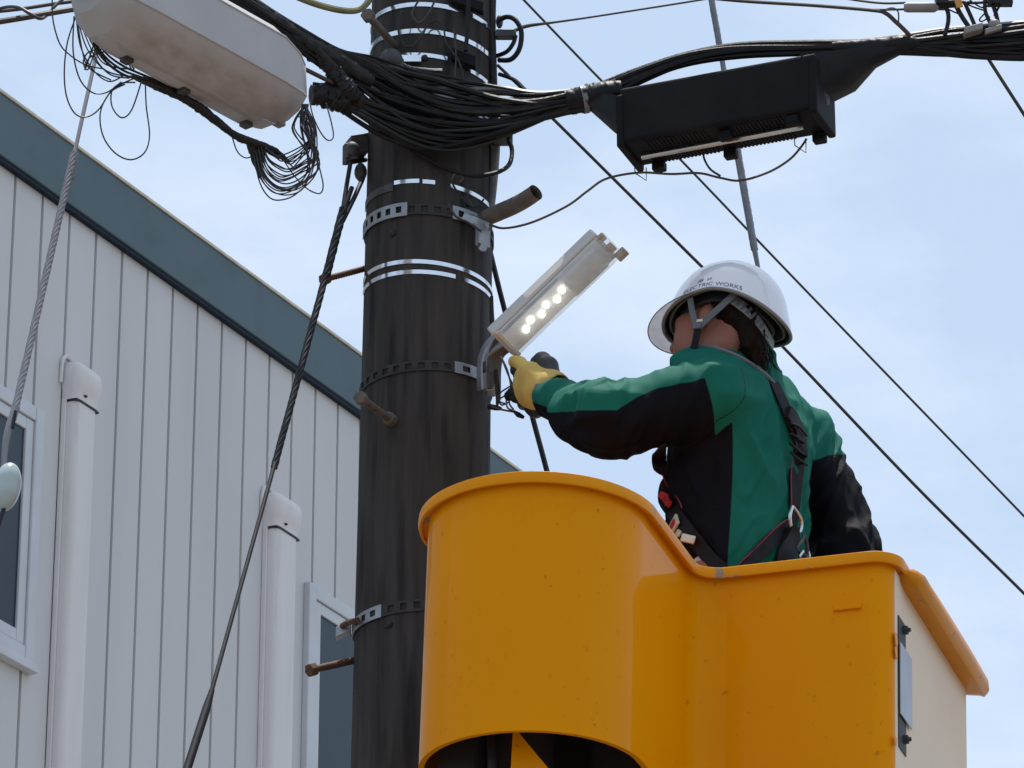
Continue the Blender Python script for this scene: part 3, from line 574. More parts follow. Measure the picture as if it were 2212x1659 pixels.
# hoses at the pole's right flank
cable('hose', 'black hose loop bulging from the upper right flank of the pole', [(1074, 48, 10.03), (1092, 37, 10.02), (1112, 42, 10.0), (1126, 68, 9.99), (1122, 105, 9.99), (1104, 128, 10.0), (1078, 130, 10.03)], .0065, M['rubber'], 'hose')
cable('hose', 'short black hose bending from the bracket back to the pole', [(1114, 78, 10.05), (1108, 95, 10.04), (1094, 112, 10.04), (1070, 122, 10.06)], .0055, M['rubber'], 'hose')
cable('hose', 'black hose curling off the pole under the cable bundle', [(1098, 300, 10.0), (1106, 325, 9.98), (1100, 355, 9.96), (1075, 372, 9.93), (1030, 380, 9.92), (985, 372, 9.92), (950, 358, 9.93), (900, 330, 9.93), (820, 285, 9.94)], .0058, M['rubber'], 'hose')
cable('cable', 'black wire from the pole joining the bundle near the white tie', [(1078, 160, 10.02), (1110, 172, 10.0), (1130, 190, 9.98), (1150, 212, 9.95), (1170, 226, 9.92)], .0052, M['rubber'], 'wire')
tw = thing('tie_wires', 'thin teal and black wires curling over the front of the pole', 'wires', at(960, 100, 9.92))
for path, mt, r in (([(868, 20), (860, 60), (870, 95), (890, 100), (910, 80), (925, 52), (945, 45), (958, 60), (965, 95), (990, 130), (1002, 175), (1004, 230)], 'cablegreen', .0026), ([(905, 0), (890, 30), (905, 50), (925, 30), (940, 0)], 'wireblack', .0028), ([(970, 380), (985, 410), (1010, 440), (1030, 448), (1045, 430)], 'cablegreen', .0026), ([(968, 440), (985, 468), (1010, 480), (1040, 500)], 'wireblack', .003),
                  ([(980, 60), (985, 120), (982, 180), (990, 220)], 'wireblack', .002), ([(1012, 0), (1010, 60), (1006, 110)], 'rubber', .006), ([(975, 388), (985, 374), (1000, 384), (992, 392)], 'wirebrown', .0028)):
    MB().tube(W(*[(x, y, 9.92) for x, y in path]), r, 6).build('wire', M[mt], tw)
MB().tube(W((800, 160, 9.92), (790, 155, 9.9), (768, 140, 9.88), (760, 125, 9.88), (775, 122, 9.88)), .0018, 6).build('wire', M['wirebrown'], tw)

# the big bundle: strands through stations (x, y, Y, spread)
ST = [(470, -36, 9.52, 15), (560, 26, 9.62, 17), (650, 88, 9.72, 22), (730, 140, 9.80, 30), (800, 182, 9.86, 44), (870, 214, 9.885, 50), (940, 230, 9.89, 50), (1010, 236, 9.895, 44), (1080, 236, 9.895, 34), (1160, 232, 9.88, 26), (1225, 222, 9.87, 21), (1268, 214, 9.86, 19),
      (1330, 188, 9.85, 17), (1400, 157, 9.83, 13), (1490, 126, 9.80, 12), (1600, 108, 9.77, 12), (1740, 103, 9.73, 11), (1860, 100, 9.70, 11), (1960, 95, 9.67, 17), (2040, 92, 9.65, 24), (2120, 92, 9.62, 30), (2240, 88, 9.58, 36), (2420, 70, 9.53, 36)]
bun = thing('cable_bundle', 'thick bundle of black cables wrapped across the pole and over the black box', 'cable bundle', at(935, 250, 9.9))
NS = 34; BD0 = unit(at(*ST[0][:3]) - at(*ST[2][:3])); BD1 = unit(at(*ST[-1][:3]) - at(*ST[-4][:3]))
for k in range(NS):
    v = -1 + 2 * k / (NS - 1); ph1, ph2 = rng.uniform(0, 6.28, 2); pts = []
    for i, (x, y, Y, sp_) in enumerate(ST):
        vv = v + .42 * math.sin(i * .62 + ph1); vv = max(-1.1, min(1.1, vv)); dep = (.35 + .25 * math.sin(i * .8 + ph2)) * math.sqrt(max(0, 1.25 - vv * vv)) * (rng.choice([-1, 1]) if i == -1 else (1 if k % 2 else -1))
        sy = sp_ * (1 + .25 * (4 <= i <= 8)); pts.append((x, y + vv * sy, Y + dep * min(sp_, 24) * PXM * .8))
    r = float(rng.choice([.0028, .0038, .0050, .0032, .0080]))
    mt = 'cablegreen' if k in (5, 13) else ('cablegrey' if k in (3,) else ('rubber2' if k % 3 == 0 else 'rubber'))
    P = W(*pts); mb = MB().tube(P, r, 7, 4); mb.tube([P[0] + BD0 * 9, P[0]], r, 6, 1); mb.tube([P[-1], P[-1] + BD1 * 9], r, 6, 1); mb.build('cable', M[mt], bun)
SB = [(676, 196, 9.78), (715, 208, 9.80), (770, 236, 9.84), (830, 264, 9.875), (900, 287, 9.89), (970, 293, 9.89), (1050, 283, 9.89), (1130, 262, 9.88), (1200, 240, 9.87), (1262, 226, 9.86)]
for k in range(14):
    v = -1 + 2 * k / 13; a = rng.uniform(0, 6.28)
    MB().tube(W(*[(x, y + (v + .5 * math.sin(i * .8 + a)) * (8 + 18 * math.exp(-((x - 930) / 190) ** 2)), Y + .012 * math.sin(i * .7 + a)) for i, (x, y, Y) in enumerate(SB)]), float(rng.choice([.003, .0045, .0065])), 7, 4).build('cable', M[rng.choice(['rubber', 'rubber2', 'cablegreen'])], bun)
for k, (y0, y1) in enumerate(((198, 210), (208, 214), (218, 222))):   # pale messenger wires that leave the pole
    MB().tube(W((880, y0 - 10, 9.90), (980, y0 + 8, 9.905), (1075, y1 + 4, 9.9), (1180, y1 - 2, 9.88), (1262, y1 - 12, 9.86), (1330, 172 + 4 * k, 9.84)), .0036, 7, 5).build('messenger_wire', M['cablegrey'], bun)
# crusty tape wrapping round the thick part
def lumpy(pts, r, name, mat, parent, amp=.25, n=14, smooth=8):
    mb = MB(); n = 20; mb.tube(W(*pts), r, n, 14); V = np.array(mb.v)
    ctr = V.reshape(-1, n, 3).mean(1, keepdims=True).repeat(n, 1).reshape(-1, 3)
    for i in range(len(V)):
        q = .6 * noise.noise(Vector(V[i] * 50)) + .7 * noise.noise(Vector(V[i] * 130)) + .5 * noise.noise(Vector(V[i] * 280)); V[i] = ctr[i] + (V[i] - ctr[i]) * (1 + amp * q)
    mb.v = [tuple(q) for q in V]; return mb.build(name, mat, parent)
lumpy([(450, -48, 9.52), (560, 24, 9.63), (650, 90, 9.73), (730, 138, 9.80), (800, 178, 9.86)], [.017, .019, .024, .030, .018], 'tape_wrap', M['rubber2'], bun)
lumpy([(680, 108, 9.74), (715, 150, 9.77), (745, 195, 9.80), (775, 225, 9.84)], [.012, .02, .03, .02], 'tape_wrap', M['rubber2'], bun, .35)
lumpy([(672, 206, 9.775), (700, 206, 9.785), (728, 218, 9.80), (760, 235, 9.83)], [.020, .031, .028, .014], 'tape_wrap', M['rubber2'], bun, .35)
lumpy([(1225, 222, 9.865), (1262, 214, 9.86), (1300, 206, 9.85), (1345, 196, 9.845)], [.030, .034, .034, .026], 'tape_wrap', M['rubber'], bun, .12)
lumpy([(1800, 106, 9.715), (1880, 103, 9.69), (1950, 97, 9.67), (1990, 94, 9.66)], [.018, .022, .023, .014], 'tape_wrap', M['rubber'], bun, .15)
MB().tube(W((1257, 216, 9.86), (1268, 214, 9.86)), .0355, 14, 1).build('cable_tie', M['cablegrey'], bun)
MB().tube(W((662, 110, 9.75), (668, 128, 9.75), (676, 122, 9.75)), [.003, .007, .004], 6).build('tape_end', M['rubber2'], bun)
MB().tube(W((660, 150, 9.72), (690, 165, 9.75), (730, 185, 9.78)), .0055, 8).build('cable', M['wirebrown'], bun)

# ------------------------------------------------------------------ black splice box hanging in the bundle
q0 = at(1336, 190, 9.80); rq = ray(1755, 113); q1 = CAM + rq * ((q0[2] - CAM[2]) / rq[2])
bu = unit(q1 - q0); BL = np.linalg.norm(q1 - q0); bv = np.array([-bu[1], bu[0], 0]); BH, BD = .150, .142
sb = thing('splice_box', 'black rectangular splice box hanging from the cable bundle', 'splice box', q0 + bu * BL / 2)
def bpnt(a, b, c): return q0 + bu * a + bv * b + ZV * c
def bbox(mb, a0, a1, b0, b1, c0, c1): return mb.obox(bpnt((a0 + a1) / 2, (b0 + b1) / 2, (c0 + c1) / 2), bu * (a1 - a0) / 2, bv * (b1 - b0) / 2, ZV * (c1 - c0) / 2)
m = MB(); bbox(m, 0, BL, 0, BD, -BH, .0); m.build('case', M['blackbox'], sb, smooth=False, bevel=.010)
m = MB(); bbox(m, -.006, .012, -.005, BD + .006, -BH - .012, -.02); m.build('end_frame', M['blackbox'], sb, smooth=False, bevel=.006)
m = MB(); bbox(m, BL - .012, BL + .008, -.005, BD + .006, -BH - .012, -.005); m.build('end_frame', M['blackbox'], sb, smooth=False, bevel=.006)
for ks in (range(0, 16), range(21, 36)):
    for b0_, b1_ in ((.012, .060), (.088, BD - .008)):
        m = MB()
        for k in ks: bbox(m, .06 + k * .0098, .065 + k * .0098, b0_, b1_, -BH - .0025, -BH + .001)
        m.build('rib_panel', M['blackbox'], sb, smooth=False)
m = MB(); m.tube([bpnt(.03, .078, -BH - .008), bpnt(BL * .55, .074, -BH - .008), bpnt(BL - .05, .070, -BH - .008)], .0065, 8, 1); m.build('bottom_rod', M['metal'], sb)  # bright metal rod along the underside
for a, b_ in ((.055, BD), (.24, BD), (BL - .03, BD), (.26, .045), (BL - .06, .03)):
    m = MB(); bbox(m, a - .016, a + .016, b_ - .022, b_ + .004, -BH - .024, -BH - .0005); m.build('latch', M['blackbox'], sb, smooth=False, bevel=.004)
m = MB(); m.ball(bpnt(BL + .008, BD * .55, -.075), .026, 16, 8, (.12, 1, 1.1), [bu, bv, ZV]); m.build('end_boss', M['rubber2'], sb)
def sleeve(a_end, tip, sgn):
    ringA = [bpnt(a_end, b, c) for b, c in ((.004, -.02), (.004, -.095), (.07, -.12), (BD - .01, -.10), (BD - .01, -.015), (.07, .0))]
    d = unit(np.array(tip) - np.mean(ringA, 0)); rings = [ringA]
    for t, s_ in ((.35, .80), (.7, .50), (1, .25)): c = np.mean(ringA, 0) * (1 - t) + np.array(tip) * t; rings.append([c + (q - np.mean(ringA, 0)) * s_ for q in ringA])
    return rings
MB().loft(sleeve(.002, at(1262, 216, 9.86), -1)).build('sleeve', M['rubber'], sb)
rr = [[bpnt(BL - .03, b, c) for b, c in ((.0, .0), (.0, -.085), (.05, -.10), (BD - .01, -.085), (BD - .01, .0), (.07, .025))]]
for (x, y, Y, h) in ((1835, 152, 9.70, .050), (1885, 122, 9.69, .028), (1945, 100, 9.67, .018)):
    c = at(x, y, Y); rr.append([c + bv * (.045 * s1 * h / .05) + ZV * (h * s2) for s1, s2 in ((-1, .7), (-1, -.7), (-.2, -1), (1, -.7), (1, .7), (0, 1))])
rr2 = MB(); rr2.loft(rr); rr2.build('sleeve', M['rubber'], sb, angle=60)
for x, y in ((1370, 350), (1715, 290)):
    m = MB(); m.tube(W((x, y, 9.9), (x + 2, y + 24, 9.9), (x + 26, y + 40, 9.9), (x + 26, y + 12, 9.9)), .0016, 6, 1); m.build('hook', M['wireblack'], sb)

# ------------------------------------------------------------------ grey splice closure, upper left
A_, B_ = at(228, -8, 9.05), at(606, 178, 9.52)
B_ = np.array([B_[0], B_[1], A_[2] * .5 + B_[2] * .5]); A_[2] = B_[2] + .0
ca = unit(B_ - A_); CL = np.linalg.norm(B_ - A_); cs = unit(np.cross(ca, ZV)); cs = cs if cs[1] < 0 else -cs
cl = thing('splice_closure', 'long pale grey cable closure hanging in the upper left corner', 'splice closure', (A_ + B_) / 2)
octo = [(-.075, .095), (.050, .112), (.088, .070), (.096, -.052), (.060, -.098), (.006, -.122), (-.055, -.112), (-.094, -.060), (-.092, .040)]
stn = [0, 0, 0, .10, 1, .9, .35, 0, 0]
def cring(t, s_, dz=0): return [A_ + ca * (t * CL) + cs * (a * s_) + ZV * (b * s_ + dz) for a, b in octo]
MB().loft([cring(-.10, .42, .0), cring(-.085, .60, .0), cring(.0, .92), cring(.12, 1.0), cring(.86, 1.0), cring(.975, .84), cring(1.04, .66), cring(1.055, .55)]).build('shell', M['frp'], cl, angle=28, attrs={'stain': [a * b_ for a in (0, 0, .3, 1, 1, .8, .3, 0) for b_ in stn]})
m = MB()
for t0, t1, kk in ((.0, .99, (3, 4)), (.0, .99, (1, 2)), (.05, .97, (5, 6))):
    pass
for idx_ in (3, 2):
    pts = [A_ + ca * (t * CL) + cs * (octo[idx_][0] * s_ * 1.004) + ZV * (octo[idx_][1] * s_) for t, s_ in ((-.03, .82), (.0, .92), (.12, 1), (.86, 1), (.975, .84), (1.03, .68))]; m.tube(pts, .0028, 6, 1)
m.build('seam', M['collar'], cl) if 0 else m.build('seam', M['frp'], cl)
m = MB(); pts = [A_ + ca * (t * CL) + cs * (-.012) + ZV * (-.116 * s_) for t, s_ in ((.0, .92), (.12, 1), (.86, 1), (.97, .84))]; m.ribbon(pts, [[0, 0, -1]] * 4, [.01, .05, .05, .03], .004); m.build('bottom_rail', M['frp'], cl)
for t in (.18, .50, .86):
    m = MB(); c = A_ + ca * t * CL + cs * -.03 + ZV * -.121; m.obox(c, ca * .012, cs * .012, ZV * .008); m.build('clip', M['dullsteel'], cl, smooth=False, bevel=.002)
m = MB(); c = A_ + ca * (-.085 * CL) + ZV * .0; m.tube([c - ca * .06, c + ca * .02], .034, 18, 1); m.build('cable_port', M['rubber'], cl)
m = MB(); c = A_ + ca * .98 * CL + cs * .0 + ZV * -.095; m.obox(c, ca * .022, cs * .012, ZV * .008); m.build('end_latch', M['greybox'], cl, smooth=False, bevel=.003)

# ------------------------------------------------------------------ drop cable and loose coils
dc = thing('drop_cable', 'taped bundle of thin drop wires sagging under the pale grey closure', 'cable bundle', at(400, 210, 9.4))
DP = [(178, 20), (196, 75), (225, 120), (262, 150), (300, 166), (345, 185), (400, 212), (440, 238), (500, 285), (560, 312), (600, 335)]
for k in range(7):
    a = rng.uniform(0, 6.28); MB().tube(W(*[(x + 3 * math.sin(i * .9 + a), y + (k - 3) * (3 if i < 4 else 2.0) + 4 * math.cos(i * .7 + a), 9.12 + .035 * i + .006 * math.sin(i + a)) for i, (x, y) in enumerate(DP)]), .0020, 6, 4).build('wire', M['wireblack'], dc)
lumpy([(285, 164, 9.27), (345, 187, 9.3), (400, 214, 9.33), (440, 240, 9.36), (500, 287, 9.39), (525, 300, 9.4), (590, 325, 9.45), (625, 352, 9.47)], [.005, .0125, .010, .012, .008, .010, .009, .004], 'tape_wrap', M['rubber2'], dc, .3)
lumpy([(540, 308, 9.42), (552, 345, 9.44), (562, 385, 9.45)], [.010, .009, .003], 'tape_wrap', M['rubber2'], dc, .3)
wc = thing('wire_coil', 'loose wire loops dangling from the left end of the closure', 'wire coil', at(200, 160, 9.3), 'loose wire loops')
for i, path in enumerate((
        [(113, -12), (114, 40), (128, 92), (150, 118), (185, 140), (225, 158)], [(163, 38), (146, 90), (139, 150), (143, 205), (160, 243), (184, 253), (212, 238), (238, 200), (262, 182), (295, 176)],
        [(160, 35), (158, 110), (172, 170), (200, 200), (232, 199), (262, 186)], [(165, 40), (174, 100), (200, 150), (236, 176), (270, 170)], [(168, 42), (188, 105), (225, 150), (270, 164), (300, 172)], [(170, 40), (192, 95), (212, 135), (240, 162), (280, 178)],
        [(292, 178), (262, 180), (242, 196), (242, 230), (262, 254), (284, 238), (306, 184)], [(270, 182), (238, 200), (217, 242), (222, 292), (248, 330), (282, 345), (312, 330), (323, 292), (316, 230), (314, 190)],
        [(208, 100), (190, 150), (180, 132), (196, 110), (240, 108), (280, 140)], [(204, 92), (184, 150), (192, 126), (225, 112), (262, 120), (290, 158)], [(220, 30), (240, 70), (262, 110), (285, 160)], [(166, 38), (180, 120), (196, 150), (240, 182)], [(172, 30), (196, 60), (206, 110), (230, 140), (290, 160)])):
    MB().tube(W(*[(x, y - (9 if j == len(path) - 1 else 0), 9.22 + .012 * math.sin(i * 2.1 + j * .8)) for j, (x, y) in enumerate(path)]), .0018, 6, 6).build('wire', M['wireblack'], wc)
wc2 = thing('wire_coil', 'tangled coil of thin wires hanging at the lower right end of the closure', 'wire coil', at(620, 360, 9.46), 'loose wire loops')
loops = [[(500, 290), (512, 326), (530, 341), (548, 336)], [(664, 240), (676, 310), (692, 370), (698, 402), (690, 418), (664, 408), (636, 380), (606, 336)], [(668, 214), (676, 250), (692, 285), (708, 303), (720, 296), (716, 266), (704, 222)]]
for k in range(18):
    u = k / 17; sx = rng.uniform(-6, 6); b_ = 352 + 78 * (1 - u) + rng.uniform(-8, 8)
    loops.append([(545 + 30 * u, 305 + 20 * u), (558 + 26 * u, 306 + (b_ - 306) * .62), (585 + 14 * u + sx, b_ - 8), (618 + sx * 2, b_), (652 + sx * 1.5, b_ - 16), (676 + 16 * rng.uniform(-.8, 1), 306 + (b_ - 306) * .45), (655 + 32 * rng.uniform(-.8, .9), 276), (652 + 14 * u, 225)])
for k in range(5):
    u = k / 4; loops.append([(572 + 12 * k, 318 + 7 * k), (600 + 8 * k, 336 + 6 * k), (640, 322 + 8 * k), (668 + 3 * k, 300), (660 + 4 * k, 262), (640 + 8 * k, 250)])
for i, path in enumerate(loops):
    MB().tube(W(*[(x, y, 9.44 + .016 * math.sin(i * 1.7 + j * .9)) for j, (x, y) in enumerate(path)]), .0017, 6, 6).build('wire', M['wireblack'], wc2)

# ------------------------------------------------------------------ connectors at the upper right
tg_ = thing('cable_terminal', 'grey terminal tube with black clamps on the upper right cables', 'cable fitting', at(2010, 20, 9.62))
YR = 9.62
MB().tube(W((1953, 16, YR), (1960, 16, YR), (2018, 16, YR), (2026, 14, YR)), [.010, .0125, .0125, .009], 12, 1).build('tube', M['greybox'], tg_)
m = MB(); m.tube(W((2022, 12, YR), (2050, 8, YR), (2075, 6, YR)), .011, 10, 1); m.obox(at(2160, 2, YR), [.03, 0, 0], [0, .012, 0], [0, 0, .011]); m.obox(at(2034, 3, YR), [.015, 0, 0], [0, .02, 0], [0, 0, .014]); m.build('clamp_body', M['rubber2'], tg_)
for path, r in (([(2040, 10), (2048, 28), (2048, 50), (2041, 76)], .0055), ([(2064, 10), (2078, 36), (2098, 66)], .006), ([(2084, 6), (2094, 28), (2108, 60)], .005), ([(2128, -8), (2128, 22), (2138, 48), (2146, 70)], .005), ([(2138, -8), (2150, 25), (2158, 58)], .0055), ([(2048, 20), (2066, 28), (2082, 34)], .002), ([(2080, 4), (2100, 14), (2124, 22)], .002), ([(2128, 28), (2116, 42), (2122, 46), (2138, 36)], .002), ([(2176, -6), (2160, 12), (2148, 34)], .003), ([(2060, 2), (2100, 6), (2150, 2), (2200, -6)], .004), ([(2090, -4), (2120, 16), (2140, 8)], .002)):
    MB().tube(W(*[(x, y, YR + .002 * i) for i, (x, y) in enumerate(path)]), r, 7).build('lead', M['rubber2'], tg_)
m = MB(); m.obox(at(2102, 66, 9.60), [.022, -.006, .004], [0, .015, 0], [0, 0, .009]); m.ball(at(2148, 54, 9.60), .015); m.obox(at(2145, 68, 9.60), [.02, -.006, .004], [0, .015, 0], [0, 0, .007]); m.build('wire_clamp', M['greybox'], tg_, bevel=.003)
m = MB(); m.obox(at(2071, 8, YR - .014), [.008, 0, .002], [0, .002, 0], [-.002, 0, .010]); m.build('tag', M['orange'], tg_, smooth=False)
cable('cable', 'brown black cable along the top right with a branch into the bundle', [(1480, -10, 9.78), (1600, 2, 9.74), (1760, 12, 9.7), (1880, 22, 9.66), (1912, 28, 9.65), (1936, 48, 9.65), (1955, 66, 9.65), (1972, 84, 9.66)], [.0045] * 4 + [.0055] * 4, M['wirebrown'], e=(8, 0))
cable('cable', 'thin wire from the top right cable to the grey terminal tube', [(1888, 21, 9.66), (1920, 21, 9.64), (1956, 20, 9.62)], .0028, M['wirebrown'], 'wire')
cable('cable', 'wavy thin wire at the top edge left of the terminal tube', [(1800, -8, 9.68), (1860, 2, 9.66), (1910, 7, 9.64), (1956, 6, 9.62)], .003, M['wirebrown'], 'wire')
cable('cable', 'small black wire loop left of the grey terminal tube', [(1908, 22, 9.65), (1928, 17, 9.64), (1940, 26, 9.64), (1941, 48, 9.65)], .0018, M['wireblack'], 'wire')

# ------------------------------------------------------------------ aerial bucket
RIMH = at(1170, 1020, 8.8)[2]
def onrim(x, y): d = ray(x, y); return CAM + d * ((RIMH - CAM[2]) / d[2])
O_ = onrim(1897, 1196); e_ = onrim(1540, 1236)
ua = unit([O_[0] - e_[0], O_[1] - e_[1], 0]); va = np.array([-ua[1], ua[0], 0])
def loc(p): q = np.asarray(p) - O_; return q @ ua, q @ va
SH = .030; SV = np.array([SH, 0, 1.0])
O_ = O_ + ua * .026
def bk(u, v, z): return np.array([O_[0] - (RIMH - z) * SH, O_[1], 0]) + ua * u + va * v + ZV * (z - .011)
tipu, tipv = loc(onrim(922, 1150)); pku, pkv = loc(onrim(1170, 1020)); jr = loc(onrim(1432, 1130))
RB = (jr[0] - tipu) / 2 - .012; UC = (jr[0] + tipu) / 2 ; VC = pkv + RB * 1.12; UL, UR_ = UC - RB, UC + RB
BDEP = .845; RO = .022
zbul = .011 + 1.6 + (at(1170, 1583, loc(onrim(1170, 1020)) and 8.83)[2] - 1.6); ZBOT = RIMH - 1.02
def outline(grow=0.0, start=True):
    """plan of the bucket from the right front corner, along the front, round the bulge and back"""
    P = []
    rc = .05 + grow
    for k in range(9): a = -math.pi / 2 * k / 8; P.append((-.05 + rc * math.cos(a), .05 + rc * math.sin(a)))     # right front corner
    rf = max(.075 - grow, .02); cu, cv = UR_ + .075, -.075
    for k in range(9): a = math.pi / 2 + math.pi / 2 * k / 8; P.append((cu + rf * math.cos(a), cv + rf * math.sin(a)))   # hollow corner
    for k in range(1, 33): a = -math.pi * k / 33; P.append((UC + (RB + grow) * math.cos(a), VC + (RB * 1.12 + grow) * math.sin(a)))
    P.append((UL - grow, VC + .02)); rc2 = .08 + grow
    for k in range(7): a = math.pi - math.pi / 2 * k / 6; P.append((UL + .08 + rc2 * math.cos(a), BDEP - .08 + rc2 * math.sin(a)))
    for k in range(9): a = math.pi / 2 - math.pi / 2 * k / 8; P.append((-.05 + rc * math.cos(a), BDEP - .05 + rc * math.sin(a)))
    return P
bucket = thing('aerial_bucket', 'yellow aerial work bucket with rounded front, holding the worker', 'lift bucket', bk(-.45, .45, ZBOT))
ou, oi = outline(0), outline(-.012)
N_ = len(ou); i_j0, i_j1 = 17, 17 + 33
# shell; the bulge's skin stops higher than the box
cols = []
for i in range(N_):
    if i == 9: cols.append((i, ZBOT, True))
    cols.append((i, zbul if 9 <= i <= 51 else ZBOT, i == 51))
    if i == 51: cols[-1] = (i, zbul, True); cols.append((i, ZBOT, False))
V, F = [], []
for i, zb_, _ in cols: V += [bk(*ou[i], zb_), bk(*ou[i], RIMH), bk(*oi[i], RIMH), bk(*oi[i], zb_)]
for i in range(len(cols) - 1):
    j = i + 1
    if cols[i][2]: continue
    F += [(4 * j, 4 * i, 4 * i + 1, 4 * j + 1), (4 * j + 1, 4 * i + 1, 4 * i + 2, 4 * j + 2), (4 * j + 2, 4 * i + 2, 4 * i + 3, 4 * j + 3), (4 * j + 3, 4 * i + 3, 4 * i, 4 * j)]
MB().add(V, F).build('shell', M['yellow'], bucket, angle=50)
m = MB(); m.obox(bk((UR_ + .075 + UL) / 2, .018, (ZBOT + RIMH - .03) / 2), ua * (UR_ + .075 - UL) / 2, va * .004, SV * (RIMH - .03 - ZBOT) / 2)
m.obox(bk((UL) / 2, BDEP / 2, ZBOT - .01), ua * (-UL) / 2, va * BDEP / 2, SV * .01); m.build('floor', M['yellow'], bucket, smooth=False)
m = MB(); lid = [bk(UC + (RB - .014) * math.cos(a), VC + (RB * 1.12 - .014) * math.sin(a), RIMH - .03) for a in np.linspace(0, -math.pi, 24)] + [bk(UL + .014, -.01, RIMH - .03), bk(UR_ - .014, -.01, RIMH - .03)]
m.loft([lid, [q - [0, 0, .01] for q in lid]]); m.build('cover', M['yellow'], bucket, smooth=False)
# rolled rim that follows the plan
ro = outline(.004); cut = N_ - 18 + 16
sec = [(-.016, -.003), (-.016, .008), (-.009, .013), (.0125, .013), (.0165, .0105), (.0175, .004), (.0175, -.006), (.0155, -.0125), (.010, -.013), (.010, -.004)]
n2 = len(ro)
rim = []
path = [(.004, .26), (.004, .16)] + ro
for i in range(len(path)):
    a, b_ = np.array(path[max(i - 1, 0)]), np.array(path[min(i + 1, len(path) - 1)]); d = unit(b_ - a); nn = np.array([d[1], -d[0]]) * 1; nn = -nn
    if i < 2: nn = np.array([1.0, 0])
    k = .55 if i == 0 else 1
    rim.append([bk(path[i][0] + nn[0] * o_ * k, path[i][1] + nn[1] * o_ * k, RIMH + h_ * k) for o_, h_ in sec])
MB().loft(rim).build('rim', M['yellowrim'], bucket, angle=32)
# cream end with a plated slot
m = MB(); m.obox(bk(-.004, BDEP / 2 + .0, (ZBOT + RIMH - .012) / 2), ua * .006, va * (BDEP / 2 - .045), SV * (RIMH - .012 - ZBOT) / 2); m.build('end_panel', M['cream'], bucket, smooth=False, bevel=.003, label='cream end panel')
def endp(x, y):  # point on the end face seen at a pixel
    d = ray(x, y); q = bk(.002, 0, RIMH); n_ = np.cross(va, SV); t = ((q - CAM) @ n_) / (d @ n_); p = CAM + d * t; return loc([p[0] + (RIMH - p[2]) * SH, p[1], 0])[1], p[2]
v0, z0 = endp(1946, 1330); v1, z1 = endp(1966, 1640); vm0, zt = endp(1945, 1405); vm1, zb_ = endp(1966, 1590)
def ebox(mb, v0, v1, z0, z1, u0, u1): return mb.obox(bk((u0 + u1) / 2, (v0 + v1) / 2, (z0 + z1) / 2), ua * (u1 - u0) / 2, va * (v1 - v0) / 2, SV * (z1 - z0) / 2)
m = MB(); ebox(m, vm0 - .028, vm1 - .05, min(z1, zb_) - .0, z0, .0025, .0045); m.build('slot', M['gasket'], bucket, smooth=False)  # black box standing proud, painted in for the shade inside the recess
m = MB(); ebox(m, vm0 - .030, vm1 - .01, zb_ + .02, zt + .02, .0065, .010); m.build('slot_plate', M['plate'], bucket, smooth=False, bevel=.002)
for x, y in ((1950, 1352), (1951, 1588)):
    v_, z_ = endp(x, y); m = MB(); m.tube([bk(.004, v_, z_), bk(.014, v_, z_)], .010, 6, 1); m.tube([bk(.012, v_, z_), bk(.020, v_, z_)], .005, 8, 1); m.build('bolt', M['dullsteel'], bucket, smooth=False)
for x, y, h in ((1934, 1372, .035), (1934, 1400, .03), (1933, 1590, .025)):
    v_, z_ = endp(x, y); m = MB(); m.ball(bk(.004, v_, z_), h * .45, 10, 7, (.15, .9, 1.1), [ua, va, ZV]); m.build('yellow_patch', M['yellowrim'], bucket)
# hood along the end, a padded lip
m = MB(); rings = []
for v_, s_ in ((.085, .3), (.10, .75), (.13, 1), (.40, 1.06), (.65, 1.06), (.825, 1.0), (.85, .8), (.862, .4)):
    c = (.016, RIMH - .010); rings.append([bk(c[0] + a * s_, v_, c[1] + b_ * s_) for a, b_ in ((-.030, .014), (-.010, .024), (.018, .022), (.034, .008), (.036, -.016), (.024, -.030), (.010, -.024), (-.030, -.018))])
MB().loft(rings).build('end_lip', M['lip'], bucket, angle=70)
# embossed plate on the front
def frontp(x, y): d = ray(x, y); q = bk(0, -.001, RIMH); n_ = np.cross(ua, SV); t = ((q - CAM) @ n_) / (d @ n_); p = CAM + d * t; return loc([p[0] + (RIMH - p[2]) * SH, p[1], 0])[0], p[2]
u0, z0 = frontp(1801, 1312); u1, z1 = frontp(1861, 1292)
m = MB(); m.obox(bk((u0 + u1) / 2, -.003, (z0 + z1) / 2), ua * (u1 - u0) / 2, va * .006, SV * abs(z1 - z0) * .45); m.build('name_plate', M['yellow'], bucket, smooth=False, bevel=.002)
# machinery under the bulge, plus a dark back plate added to keep the inside dark
m = MB(); m.tube([bk(UC - .06, VC + .05, zbul - .25), bk(UC - .06, VC + .05, RIMH - .05)], .085, 20, 1); m.obox(bk(UC - .14, VC - .02, zbul + .02), ua * .04, va * .08, SV * .3); m.obox(bk(UC + .14, VC + .16, zbul + .02), ua * .05, va * .03, SV * .25); m.obox(bk(UC, -.03, zbul + .05), ua * (RB - .02), va * .006, SV * .42); m.build('pivot_post_shade_plate', M['darksteel'], bucket)
c = bk(UC + .015, VC - .16, zbul); m = MB(); m.loft([[c + ua * a + va * b_ + SV * -.12 for a, b_ in ((-.01, -.02), (.12, .03), (.12, .05), (-.01, .0))], [c + ua * a + va * b_ + SV * .03 for a, b_ in ((-.006, -.02), (.004, -.015), (.004, .0), (-.006, .0))]]); m.build('bracket_plate', M['yellow'], bucket, smooth=False)
m = MB(); m.tube([bk(UC - .035, VC - .19, zbul - .2), bk(UC - .03, VC - .19, zbul - .05), bk(UC - .05, VC - .17, zbul + .12)], .010, 10); m.build('hose', M['rubber2'], bucket)

